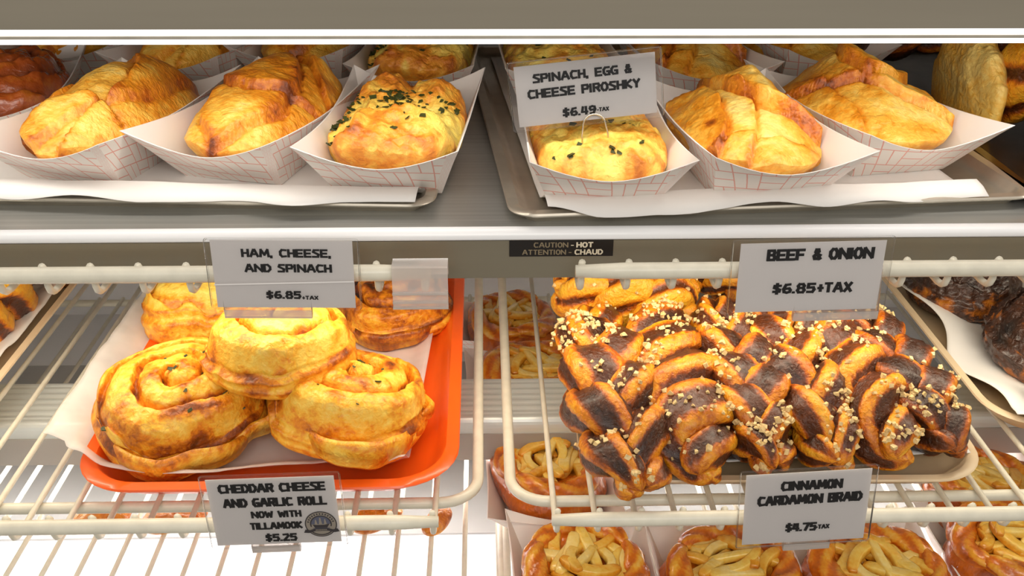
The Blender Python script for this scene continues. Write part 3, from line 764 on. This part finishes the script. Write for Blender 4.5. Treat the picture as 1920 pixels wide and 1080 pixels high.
def braid(loc, L, Wd, Hh, rz, rx, label, seed, turns=1.6, dark=.5, light=0.0, nbits=90, ry=0.0, cat='pastry', group='cinnamon cardamom braids', two=False):
    t = thing('braid_pastry', loc, label, cat, group, math.radians(rz), math.radians(rx), math.radians(ry))
    n = 90; tt = np.linspace(0, 1, n); tops = []
    ns = 2 if two else 3
    for k in range(ns):
        ph = tt*turns*2*math.pi+k*2*math.pi/ns+seed
        env = np.sin(np.pi*np.clip(tt*.94+.03, 0, 1))**.5
        cs = np.c_[Wd*.27*np.sin(ph)*env, (tt-.5)*L, Hh*.5+Hh*(.22*np.cos(ph) if two else .20*np.sin(2*ph))*env]
        ra = Wd*((.36 if two else .29)+.05*np.sin(ph*1.3+k)+.03*vnoise(np.c_[tt*9, tt*0+k, tt*0], seed)); rb = np.full(n, Hh*(.33 if two else .30))
        V, f, B = strand(cs, ra, rb, 22, seed*7+k, 4, dark, ph0=k*1.1+seed, na=40)
        V[:, 2] = np.maximum(V[:, 2], .0005)
        mk('strand', V, f, M['braid'], t, True, {'bake': B-light}); tops.append(V)
    V = np.vstack(tops); r = np.random.RandomState(seed+50)
    # keep only points seen from above
    g = {}
    for i, q in enumerate(V):
        key = (int(q[0]/.004), int(q[1]/.004))
        if key not in g or V[g[key]][2] < q[2]: g[key] = i
    cand = np.array([V[i] for i in g.values()]); cand = cand[(cand[:, 2] > Hh*.45)]
    cl = np.clip(.5+fbm(np.c_[cand[:, 0]*45, cand[:, 1]*45, cand[:, 0]*0], seed, 2), 0.02, 1)**2; cl /= cl.sum()
    pts = cand[r.choice(len(cand), nbits, p=cl)]+np.c_[r.randn(nbits)*.0012, r.randn(nbits)*.0012, r.rand(nbits)*.0012]
    bits('nut_topping', pts, r.randn(nbits, 3)*.7+[0, 0, .6], .0027, M['nut'], t, seed, .8, 'stuff')
    return t
BZ = TZ+.006
fr = [(.100, .687, .220, .076, .066, 5, 7, .55, -.05, 'chunky braid at the left front, its rounded end hanging over the tray edge'),
      (.154, .698, .205, .072, .064, 3, 8, .52, -.03, 'second front braid from the left, thick with sugar nibs'),
      (.206, .706, .200, .064, .066, 4, 9, .62, -.04, 'front braid in the middle, right above the cinnamon card edge'),
      (.252, .708, .200, .062, .066, 7, 9, .57, .02, 'fourth front braid from the left with yellow dough lobes'),
      (.296, .710, .195, .060, .064, 9, 9, .57, .02, 'fifth front braid from the left, with glossy yellow lobes'),
      (.334, .722, .200, .064, .064, 14, 9, .70, -.14, 'darkest glossy brown braid at the right side of the tray')]
for i, (x, y, L, wd, h, rz, rx, dk, lt, lab) in enumerate(fr):
    braid((x, y, BZ+.012), L, wd, h, rz, rx, lab, i+1, (2.6 if i in (1, 4) else 1.45+.2*(i % 3)), dk, lt, 250, two=i in (1, 4))
braid((.128, .822, BZ+.022), .130, .075, .074, 78, 0, 'golden striped braid lying crosswise at the back left', 11, 1.2, .20, .10, 50)
braid((.190, .890, BZ+.026), .120, .066, .062, -60, 0, 'brown braid end lying crosswise behind the front row', 12, 1.1, .5, .0, 40)
braid((.275, .870, BZ+.012), .130, .070, .066, 75, 0, 'braid at the back, half hidden under the beef card', 13, 1.1, .5, .05, 40)
GL = 'nut-topped braid pieces at the left edge'
braid((-.478, .855, BZ), .200, .070, .070, -6, 0, 'orange nut-topped braid cut off by the left picture edge', 21, 1.4, .35, .08, 80, group=GL)
braid((-.462, .985, BZ), .120, .060, .052, 70, 0, 'dark braid end behind, on the left edge tray', 22, 1.1, .6, -.05, 40, group=GL)

# ---------------------------------------------------------------- dark chocolate swirls, right edge
def dark_roll(loc, rz, rx, seed, label, sc_=1.0):
    t = thing('chocolate_swirl', loc, label, 'pastry', 'dark chocolate swirls', math.radians(rz), math.radians(rx))
    V, f, B = roll_mesh(.060*sc_, .058, 2.6, seed, .012, .62, .012, 1.0)
    B = B*.55+.30+.3*fbm(V*60, seed, 3)
    V = V+.0022*fbm(V*160, seed, 3)[:, None]*V/np.linalg.norm(V+1e-6, axis=1)[:, None]
    mk('spiral', V, f, M['dark'], t, True, {'bake': B}); return t
dark_roll((.524, .800, TZ+.006), 40, 12, 51, 'round black-crusted chocolate swirl at the right edge')
dark_roll((.490, .915, TZ+.006), 140, 4, 57, 'black-crusted chocolate swirl behind, under the right rail', .9)
dark_roll((.508, .690, TZ+.006), 250, 4, 63, 'orange and black swirl lowest at the right edge', .8)

# ---------------------------------------------------------------- apple pastries on the lowest rack
def apple_danish():
    t = thing('apple_pastry', (0, 0, 0), 'apple', 'pastry')
    def fn(x, y):
        r_ = np.hypot(x/.050, y/.058); n = fbm(np.c_[x*50, y*50, x*0], 71, 3)
        return -.014*np.exp(-(r_/.62)**4)+.0015*n+.003*np.sin(np.arctan2(y, x)*3+r_*9)*sstep(r_-.4), .42+.28*sstep((r_-.62)/.3)+.14*n
    V, f, bk = dome(.050, .058, .050, 2.5, .5, .72, fn=fn, seed=70, top=(2.6, .5)); mk('crust', V, f, M['danish'], t, True, {'bake': bk})
    # twisted dough cords round the rim
    for k, (a0, a1, rr) in enumerate(((.3, 2.7, .040), (2.4, 4.6, .041), (4.3, 6.7, .040))):
        a = np.linspace(a0, a1, 40); cs = np.c_[np.cos(a)*rr, np.sin(a)*rr*1.14, .042+.004*np.sin(a*3)]
        V, f, B = strand(cs, np.full(40, .011), np.full(40, .010), 60, 80+k, 4, .35); mk('dough_cord', V, f, M['danish'], t, True, {'bake': B*.55+.22})
    r = np.random.RandomState(9)
    for k in range(17):
        a = k*2.4+r.randn()*.3; q = .030*math.sqrt(k/17.0); n = 14
        L = .015+.009*r.rand(); cur = .016*r.randn()*.6+.004; an = a+1.2+r.randn()*.8
        cx, cy, cz = q*math.cos(a), q*math.sin(a)*1.15, .041+.009*(1-q/.026)+r.rand()*.004
        s = np.linspace(-1, 1, n); x = s*L; y = cur*(s**2-.4)*.6; z = cz+.003*r.randn()*s
        pts = np.c_[cx+x*math.cos(an)-y*math.sin(an), cy+x*math.sin(an)+y*math.cos(an), z]
        Ng = n; V = []; B = []
        kk = .8+.6*r.rand(); hue = .38*r.rand()**1.5; prof = [(-.0048*kk, -.0030), (.0048*kk, -.0030), (.0038*kk, .0036), (-.0038*kk, .0036)]
        T = np.gradient(pts, axis=0); T /= np.linalg.norm(T, axis=1)[:, None]
        for i in range(n):
            up = np.array([0, 0, 1.])-T[i]*T[i][2]; bn = np.cross(T[i], up); tp = .55+.45*math.sqrt(max(0, 1-(s[i]**2)**2))
            for (u, w_) in prof: V.append(pts[i]+bn*u*tp+up*w_*tp); B.append(.14+.30*abs(s[i])**3+.30*(w_ < 0)+hue)
        f = [(i*4+j, i*4+(j+1) % 4, (i+1)*4+(j+1) % 4, (i+1)*4+j) for i in range(n-1) for j in range(4)]+[(3, 2, 1, 0), tuple(range((n-1)*4, n*4))]
        o = mk('apple_slice', V, f, M['apple'], t, True, {'bake': np.array(B)})
        bv = o.modifiers.new('soft', 'BEVEL'); bv.width = .0011; bv.segments = 2; bv.limit_method = 'ANGLE'
    return t
ap0 = apple_danish()
Z4 = Z3+.0020
def at3(u, v, z): q = P(u, v, z); return q[0], q[1]
aps = [((1098, 1058), 10, 'apple pastry at the bottom, directly below the left end of the braid rail', 0),
       ((1372, 1058), 130, 'apple pastry at the bottom, heaped with pale apple sticks, left of the cinnamon card clip', 0),
       ((1648, 1060), 230, 'apple pastry at the bottom, just right of the cinnamon card', 0),
       ((1905, 1012), 320, 'apple pastry at the bottom right corner, cut off by the picture edge', 0),
       ((1862, 905), 60, 'apple pastry behind the right end of the lower front rail', 0),
       ((1030, 862), 200, 'apple pastry below the light fixture, behind the rack corner', 0),
       ((960, 590), 20, 'apple pastry far back in the gap between the racks', 1),
       ((1000, 688), 250, 'apple pastry just above the light fixture in the rack gap', 1)]
first = True
boat_labels = ['white paper boat under the bottom apple pastry below the left end of the braid rail', 'white paper boat under the bottom apple pastry left of the cinnamon card clip',
    'white paper boat under the bottom apple pastry just right of the cinnamon card', 'white paper boat under the apple pastry in the bottom right corner',
    'white paper boat under the apple pastry behind the right end of the lower front rail', 'white paper boat under the apple pastry below the light fixture',
    'printed paper boat far back in the gap between the racks', 'paper boat just above the light fixture in the rack gap']
for ((u, v), rz, lab, far), blab in zip(aps, boat_labels):
    x, y = at3(u, v, Z4+.045)
    if first: ap0.location = (x, y, Z4+.0018); ap0.rotation_euler = (0, 0, math.radians(rz)); tag(ap0, lab, 'pastry', 'apple pastries on the lowest rack'); first = False
    else: again(ap0, (x, y, Z4+.0018), lab, math.radians(rz))
    bo = boat(x, y+.004, Z4, 90 if far else 2, blab, 'paper boats on the lowest rack')
    bo.scale = (1.12, .74, .85) if not far else (.90, .74, .85)
# flaky bits seen low through the left rack
for k, (u, v, wd, lab) in enumerate(((190, 966, .030, 'leftmost of the flat golden pastries seen low between the left rack rails'),
        (325, 968, .034, 'flat golden pastry seen low between the rails, just left of the cheddar card'),
        (705, 966, .030, 'flat golden pastry seen low between the rails, just right of the cheddar card'),
        (818, 976, .020, 'small tan pastry end below the end of the left front rail'))):
    q = P(u, v, Z4+.006)
    pastry('flat_pastry', (q[0], q[1], Z4), 20*k, M['pastry'], dome(wd*.9, wd*.55, .014, 2.2, .4, .8, na=64, nr=20, seed=90+k, lump=.004, fn=lambda x, y: (0*x, .62+0*x)), lab, 'pastry', 'flat pastries low under the left rack')

# ---------------------------------------------------------------- glazed pastries at the right end of the heated shelf
def tbraid(loc, L, wd, h, rz, rx, lab, seed, mat, dk, lt, name='glazed_braid'):
    t = braid(loc, L, wd, h, rz, rx, lab, seed, 1.4, dk, lt, 30, group='glazed pastries at the right end')
    t.name = name
    return t
q = P(1900, 240, tz+.05)
tbraid((.452, .765, tz+.006), .250, .075, .085, 10, 0, 'orange glazed braid standing at the right picture edge', 31, 'braid', .25, .10)
pastry('pale_bun', (.402, .815, tz+.003), 0, M['pastry'], dome(.014, .060, .072, 2.4, .5, .8, seed=44, lump=.008, fn=lambda x, y: (0*x, .12+.1*fbm(np.c_[x*40, y*40, x*0], 2, 3))), 'pale yellow bun squeezed between the dark glazed loaf and orange braid', 'pastry')
tbraid((.375, .960, tz+.020), .160, .070, .080, 80, 0, 'dark red-brown glazed loaf behind the pale pointed pie', 33, 'braid', .75, -.2, 'glazed_loaf')

# ---------------------------------------------------------------- lettering
GLY = {
'A': [[(0, 0), (.42, 1), (.58, 1), (1, 0)], [(.2, .33), (.8, .33)]], 'B': [[(0, 0), (0, 1), (.8, 1), (.92, .78), (.78, .52), (0, .52)], [(.78, .52), (1, .26), (.85, 0), (0, 0)]],
'C': [[(1, .95), (.3, 1), (0, .72), (0, .28), (.3, 0), (1, .05)]], 'D': [[(0, 0), (0, 1), (.6, 1), (1, .68), (1, .32), (.6, 0), (0, 0)]],
'E': [[(0, 0), (0, 1), (1, 1)], [(0, .5), (.9, .5)], [(0, 0), (1, 0)]], 'F': [[(0, 0), (0, 1), (1, 1)], [(0, .48), (.85, .48)]],
'G': [[(1, 1), (.3, 1), (0, .72), (0, .28), (.3, 0), (1, 0), (1, .45), (.6, .45)]], 'H': [[(0, 0), (0, 1)], [(1, 0), (1, 1)], [(0, .5), (1, .5)]],
'I': [[(0, 0), (0, 1)]], 'K': [[(0, 0), (0, 1)], [(.95, 1), (.1, .5), (1, 0)]], 'L': [[(0, 1), (0, 0), (1, 0)]],
'M': [[(0, 0), (.1, 1), (.5, .25), (.9, 1), (1, 0)]], 'N': [[(0, 0), (0, 1), (1, 0), (1, 1)]], 'O': [[(.3, 0), (0, .28), (0, .72), (.3, 1), (.7, 1), (1, .72), (1, .28), (.7, 0), (.3, 0)]],
'P': [[(0, 0), (0, 1), (.85, 1), (1, .74), (.85, .46), (0, .46)]], 'R': [[(0, 0), (0, 1), (.85, 1), (1, .76), (.85, .5), (0, .5)], [(.5, .5), (1, 0)]],
'S': [[(1, 1), (.2, 1), (.05, .72), (.95, .36), (.85, 0), (-.08, 0)]], 'T': [[(0, 1), (1, 1)], [(.5, 0), (.5, 1)]], 'U': [[(0, 1), (0, .25), (.3, 0), (.7, 0), (1, .25), (1, 1)]],
'W': [[(0, 1), (.22, 0), (.5, .75), (.78, 0), (1, 1)]], 'X': [[(0, 1), (1, 0)], [(0, 0), (1, 1)]], 'Y': [[(0, 1), (.5, .48), (1, 1)], [(.5, .48), (.5, 0)]],
'&': [[(1, 0), (.25, .75), (.35, 1), (.62, 1), (.7, .78), (.05, .3), (.2, 0), (.6, 0), (.95, .42)]], '.': [[(0, 0), (0, .02)]], ',': [[(.05, .04), (-.05, -.16)]],
'$': [[(1, .86), (.15, .86), (.1, .62), (.9, .38), (.85, .14), (0, .14)], [(.5, -.1), (.5, 1.1)]], '+': [[(0, .45), (1, .45)], [(.5, .1), (.5, .8)]], '-': [[(0, .4), (1, .4)]],
'2': [[(0, .95), (.8, 1), (.95, .72), (0, 0), (1, 0)]], '4': [[(.75, 0), (.75, 1)], [(.2, 1), (0, .3), (1, .3)]], '5': [[(1, 1), (.1, 1), (.05, .55), (.8, .58), (.98, .3), (.75, 0), (0, .02)]],
'6': [[(.9, 1), (.3, .95), (0, .45), (.1, .08), (.5, 0), (.9, .08), (1, .3), (.8, .52), (.1, .45)]], '7': [[(0, 1), (1, 1), (.4, 0)]],
'8': [[(.2, .54), (.05, .78), (.25, 1), (.75, 1), (.95, .78), (.8, .54), (.2, .54), (0, .26), (.2, 0), (.8, 0), (1, .26), (.8, .54)]],
'9': [[(.1, 0), (.7, .05), (1, .55), (.9, .92), (.5, 1), (.1, .92), (0, .7), (.2, .48), (.9, .55)]]}
GW = {'I': .12, '.': .08, ',': .10, ' ': .85, '-': .45, '+': .6, 'M': 1.25, 'W': 1.3, 'N': 1.05, 'A': 1.1}
def text_quads(mb, txt, cx, cy, wd, h, y, th=.24, m=0):
    """flat block lettering centred at (cx,cy), fitted to width wd, cap height h, in the XZ plane at depth y"""
    adv = []; x = 0; gap = .40
    for ch in txt:
        g = GW.get(ch, .86); adv.append(x); x += g+gap*(1 if ch != ' ' else .2)
    tot = x-gap+.24; sx = wd/tot; t = th*h
    for ch, x0 in zip(txt, adv):
        g = GW.get(ch, .86)
        for pl in GLY.get(ch, []):
            pts = [np.array((cx-wd/2+(x0+.12+p[0]*g)*sx, cy-h/2+t/2+p[1]*(h-t))) for p in pl]
            for a_, b_ in zip(pts[:-1], pts[1:]):
                d = b_-a_; L = np.linalg.norm(d)+1e-9; d = d/L; n = np.array((-d[1], d[0]))*t/2; e = d*t*.42
                # strokes that run upright are wider than those lying flat
                k = 1.0+.25*abs(d[1])
                q = [a_-e-n*k, b_+e-n*k, b_+e+n*k, a_-e+n*k]
                yy = y-4e-6*(len(mb.f) % 40); mb.add([(p[0], yy, p[1]) for p in q], [(0, 1, 2, 3)], m)
def clip_profile(hr, drop):                       # (y,z) outline: hooks over the rail, drops in front, ends in a channel
    r = .0060; o = []
    for a in np.linspace(-.3, math.pi, 12): o.append((-r*math.cos(a), r*math.sin(a)))
    o.append((r, -.004)); inn = [(r-.0010, -.004)]
    for a in np.linspace(math.pi, -.3, 12): inn.append((-(r-.0010)*math.cos(a), (r-.0010)*math.sin(a)))
    # outer path continues down the front
    front = [(-r-.0004, -drop), (-r-.0030, -drop), (-r-.0036, -drop+.006), (-r-.0030, -drop+.006), (-r-.0022, -drop+.0012), (-r+.0006, -drop+.0012)]
    return front[::-1]+o+inn
def price_tag(rail_y, rail_z, cx, cz, wd, h, roll, label, lines, clip_w, clip_x, sleeve=(.004, .003), emblem=None, lean=0.0, on_rail=True, yoff=-.0085, fold=None):
    t = thing('price_tag', (cx, rail_y+yoff, cz), label, 'price tag', 'printed price cards', 0, lean, math.radians(roll))
    b = MB()
    if fold:
        z1 = h/2-fold*h
        b.box(-wd/2, wd/2, -.0002, .0002, z1, h/2)
        v = [(-wd/2, -.0002, z1), (wd/2, -.0002, z1+.002), (wd/2, .0035, -h/2), (-wd/2, .0035, -h/2)]
        b.box(-wd/2, wd/2, .0002, .0006, -h/2, z1)
    else: b.box(-wd/2, wd/2, -.0002, .0002, -h/2, h/2)
    c = b.build('card', M['card'], t)
    if fold:
        f_ = MB(); f_.add([(-wd/2, -.0016, h/2-fold*h-.0005), (wd/2, -.0016, h/2-fold*h+.0022), (wd/2, -.0016, h/2-fold*h+.0032), (-wd/2, -.0016, h/2-fold*h+.0005)], [(0, 1, 2, 3)]); f_.build('sleeve_edge', M['boat_in'], t)
    l = MB()
    for (tx, fx, fy, fw, fh, *m) in lines:
        text_quads(l, tx, (fx-.5)*wd, (.5-fy)*h, fw*wd, fh*h, -.00045, th=(.225 if not m else m[0]))
    l.build('lettering', M['ink'], c)
    if emblem: emblem(c, wd, h)
    s = MB(); ex, ez = sleeve
    x1, z1 = wd/2+ex, h/2+ez
    for yy in (-.0010, .0012): s.add([(-x1, yy, -z1), (x1, yy, -z1), (x1, yy, z1), (-x1, yy, z1)], [(0, 1, 2, 3)])
    e = [(x, .0001, z) for x, z in rrect(wd+2*ex, h+2*ez, .002, 3)]
    s.tube(e, .0006, 6, closed=True)
    s.build('sleeve', M['clear'], t)
    if on_rail:
        k = MB(); pr = clip_profile(0, max(.008, rail_z-(cz-h/2)+.0075))
        k.extrude_x([(y-yoff, z+(rail_z-cz)) for y, z in pr], clip_x-clip_w/2, clip_x+clip_w/2); k.build('clip', M['clip'], t)
    return t
def emblem(card, wd, h):
    cx, cz, R = (.852-.5)*wd, (.5-.715)*h, .128*wd; y = -.00046; b = MB()
    def ring(r0, r1, m, a0=0, a1=2*math.pi, yy=y):
        a = np.linspace(a0, a1, 49)
        v = [(cx+r*math.cos(q), yy, cz+r*math.sin(q)) for r in (r0, r1) for q in a]; b.add(v, [(i, i+1, i+50, i+49) for i in range(48)], m)
    ring(0.0001, R*.97, 1); ring(R*.93, R, 0, yy=y-.0001); ring(R*.60, R*.68, 0, -.3, math.pi+.3, y-.0001)
    for k in range(13):                           # marks of the ring of lettering
        a = .25+(math.pi-.5)*k/12; ring(R*.74, R*.86, 0, a-.055, a+.055, y-.0001)
    def poly(pts, m, dy): b.add([(cx+R*px_, y-dy, cz+R*pz) for px_, pz in pts], [tuple(range(len(pts)))], m)
    ring(.0001, R*.60, 2, 0, math.pi, y-.0001)
    poly([(-.52, -.02), (-.38, -.30), (.36, -.30), (.54, .02), (.20, -.06), (-.25, -.06)], 0, .0002)          # hull
    for sx, tp, wd_ in ((-.30, .38, .17), (-.02, .52, .20), (.28, .42, .17)):                                      # three sails
        poly([(sx-wd_*.5, .0), (sx+wd_*.55, .0), (sx+wd_*.35, tp*.5), (sx+wd_*.15, tp), (sx-wd_*.2, tp*.95)], 1, .0003)
    for k in range(3): poly([(-.55+.06*k, -.30-.06*k), (.55-.06*k, -.30-.06*k), (.5-.06*k, -.34-.06*k), (-.5+.06*k, -.34-.06*k)], 2, .0003)
    poly([(-1.12, -.62), (-.80, -.66), (-.4, -.52), (.4, -.52), (.80, -.66), (1.12, -.60), (1.0, -.36), (.72, -.44), (.4, -.32), (-.4, -.32), (-.72, -.44), (-1.0, -.38)], 0, .0004)   # ribbon
    for k in range(9): poly([(-.36+.08*k, -.47), (-.31+.08*k, -.47), (-.31+.08*k, -.38), (-.36+.08*k, -.38)], 1, .0005)
    ring(R*.80, R*.88, 0, math.pi*1.25, math.pi*1.75, y-.0002)
    b.build('emblem', [M['grey_ink'], M['tan_ink'], M['blue_ink']], card)
def card_at(u0, u1, v0, v1, y):
    c = PY((u0+u1)/2, (v0+v1)/2, y); a = PY(u0, (v0+v1)/2, y); b_ = PY(u1, (v0+v1)/2, y); tp = PY((u0+u1)/2, v0, y); bt = PY((u0+u1)/2, v1, y)
    return c[0], c[2], b_[0]-a[0], tp[2]-bt[2]
RU, RUZ, RL_, RLZ = .5775, 1.1172, .566, .9260
cx, cz, wd, h = card_at(401, 664, 452, 578, RU-.0085)
price_tag(RU, RUZ, cx, cz, wd, h, .9, 'ham, cheese and spinach price card clipped to the upper left rail',
    [('HAM, CHEESE,', .53, .18, .63, .125), ('AND SPINACH', .535, .40, .615, .125), ('$6.85', .485, .80, .25, .12), ('+TAX', .675, .84, .115, .06)], .055, -.012, (.0035, .001), fold=.64)
cx, cz, wd, h = card_at(1384, 1652, 455, 583, RU-.0085)
price_tag(RU, RUZ, cx, cz, wd, h, -1.2, 'beef and onion price card clipped to the upper right rail',
    [('BEEF & ONION', .555, .17, .73, .17), ('$6.85', .40, .66, .30, .155), ('+TAX', .685, .66, .24, .155)], .055, .020, (.005, .0025))
cx, cz, wd, h = card_at(396, 634, 897, 1020, RL_-.0085)
price_tag(RL_, RLZ, cx, cz, wd, h, -1.6, 'cheddar cheese and garlic roll price card with round ship emblem',
    [('CHEDDAR CHEESE', .508, .14, .83, .135), ('AND GARLIC ROLL', .515, .355, .81, .135), ('NOW WITH', .51, .54, .39, .105), ('TILLAMOOK', .495, .715, .41, .11), ('$5.25', .52, .90, .25, .12)], .034, -.003, (.004, .003), emblem)
cx, cz, wd, h = card_at(1396, 1626, 886, 1016, RL_-.0085)
price_tag(RL_, RLZ, cx, cz, wd, h, -3.2, 'cinnamon cardamon braid price card clipped to the lower right rail',
    [('CINNAMON', .53, .18, .48, .135), ('CARDAMON BRAID', .525, .375, .83, .14), ('$4.75', .475, .78, .25, .125), ('-TAX', .65, .79, .11, .065)], .033, .003, (.004, .003))
# card on a pin standing in the spinach pastry
PYY = .647
cx, cz, wd, h = card_at(968, 1230, 112, 226, PYY)
pt = price_tag(PYY, 0, cx, cz, wd, h, -6.2, 'tilted spinach, egg and cheese piroshky card on a wire pin', 
    [('SPINACH, EGG &', .48, .22, .70, .15), ('CHEESE PIROSHKY', .485, .47, .80, .155), ('$6.49', .44, .83, .24, .15), ('-TAX', .61, .84, .085, .07)], 0, 0, (.004, .003), None, 0, False, 0)
b = MB(); a = np.linspace(0, math.pi, 13); q = PY(1107, 240, PYY-.003)
lx = q[0]-cx; r_ = .0075
loop = [(lx-r_*1.2, .0, -.058)]+[(lx-r_*1.15, -.003, -.030)]+[(lx-r_*math.cos(k)*1.0, -.003, -.024+r_*math.sin(k)*1.1) for k in a]+[(lx+r_*1.15, -.003, -.030), (lx+r_*1.2, .0, -.058)]
b.tube(loop, .0006, 8); b.build('wire_pin', M['pinwire'], pt, True)

# empty clip on the upper left rail
cx = (PY(735, 530, RU-.007)[0]+PY(840, 530, RU-.007)[0])/2
t = thing('label_clip', (cx, RU, RUZ), 'empty clear plastic label clip at the end of the upper left rail', 'label clip')
pr = [(-.0075, -.0225), (-.0075, .0065), (-.0065, .0075), (.0050, .0075), (.0062, .0062), (.0062, -.004), (.0052, -.004), (.0052, .0058), (-.0060, .0058), (-.0060, -.0225)]
b = MB(); b.extrude_x(pr, -.0175, .0175); b.build('clip_body', M['clip'], t)
b = MB()
for z in (-.0105, -.0165, -.0205): b.box(-.0175, .0175, -.0100, -.0076, z-.0007, z+.0007)
b.build('label_channel', M['clip'], t)

# caution sticker, part of the shelf face
f0, f1 = PY(955, 446, .6012), PY(1149, 474, .6012); ox, oz = sh.location.x, sh.location.z
f0[2] = 1.1006+.0276; f1[2] = f0[2]-.0112
b = MB(); b.box(f0[0], f1[0], .0004, .0011, f1[2]-oz, f0[2]-oz); st = b.build('warning_sticker', M['sticker'], sh); st['label'] = 'black caution hot sticker'
W_ = f1[0]-f0[0]; H_ = f0[2]-f1[2]; z0 = f1[2]-oz; y_ = .0002
b = MB()
text_quads(b, 'CAUTION', f0[0]+W_*.40, z0+H_*.74, W_*.33, H_*.33, y_, .17, 0); text_quads(b, '-', f0[0]+W_*.605, z0+H_*.74, W_*.03, H_*.33, y_, .17, 1); text_quads(b, 'HOT', f0[0]+W_*.725, z0+H_*.74, W_*.16, H_*.35, y_, .22, 1)
text_quads(b, 'ATTENTION', f0[0]+W_*.335, z0+H_*.28, W_*.42, H_*.33, y_, .17, 0); text_quads(b, '-', f0[0]+W_*.585, z0+H_*.28, W_*.03, H_*.33, y_, .17, 0); text_quads(b, 'CHAUD', f0[0]+W_*.765, z0+H_*.28, W_*.27, H_*.35, y_, .20, 1)
b.build('lettering', [M['sticker_dim'], M['sticker_lit']], st)
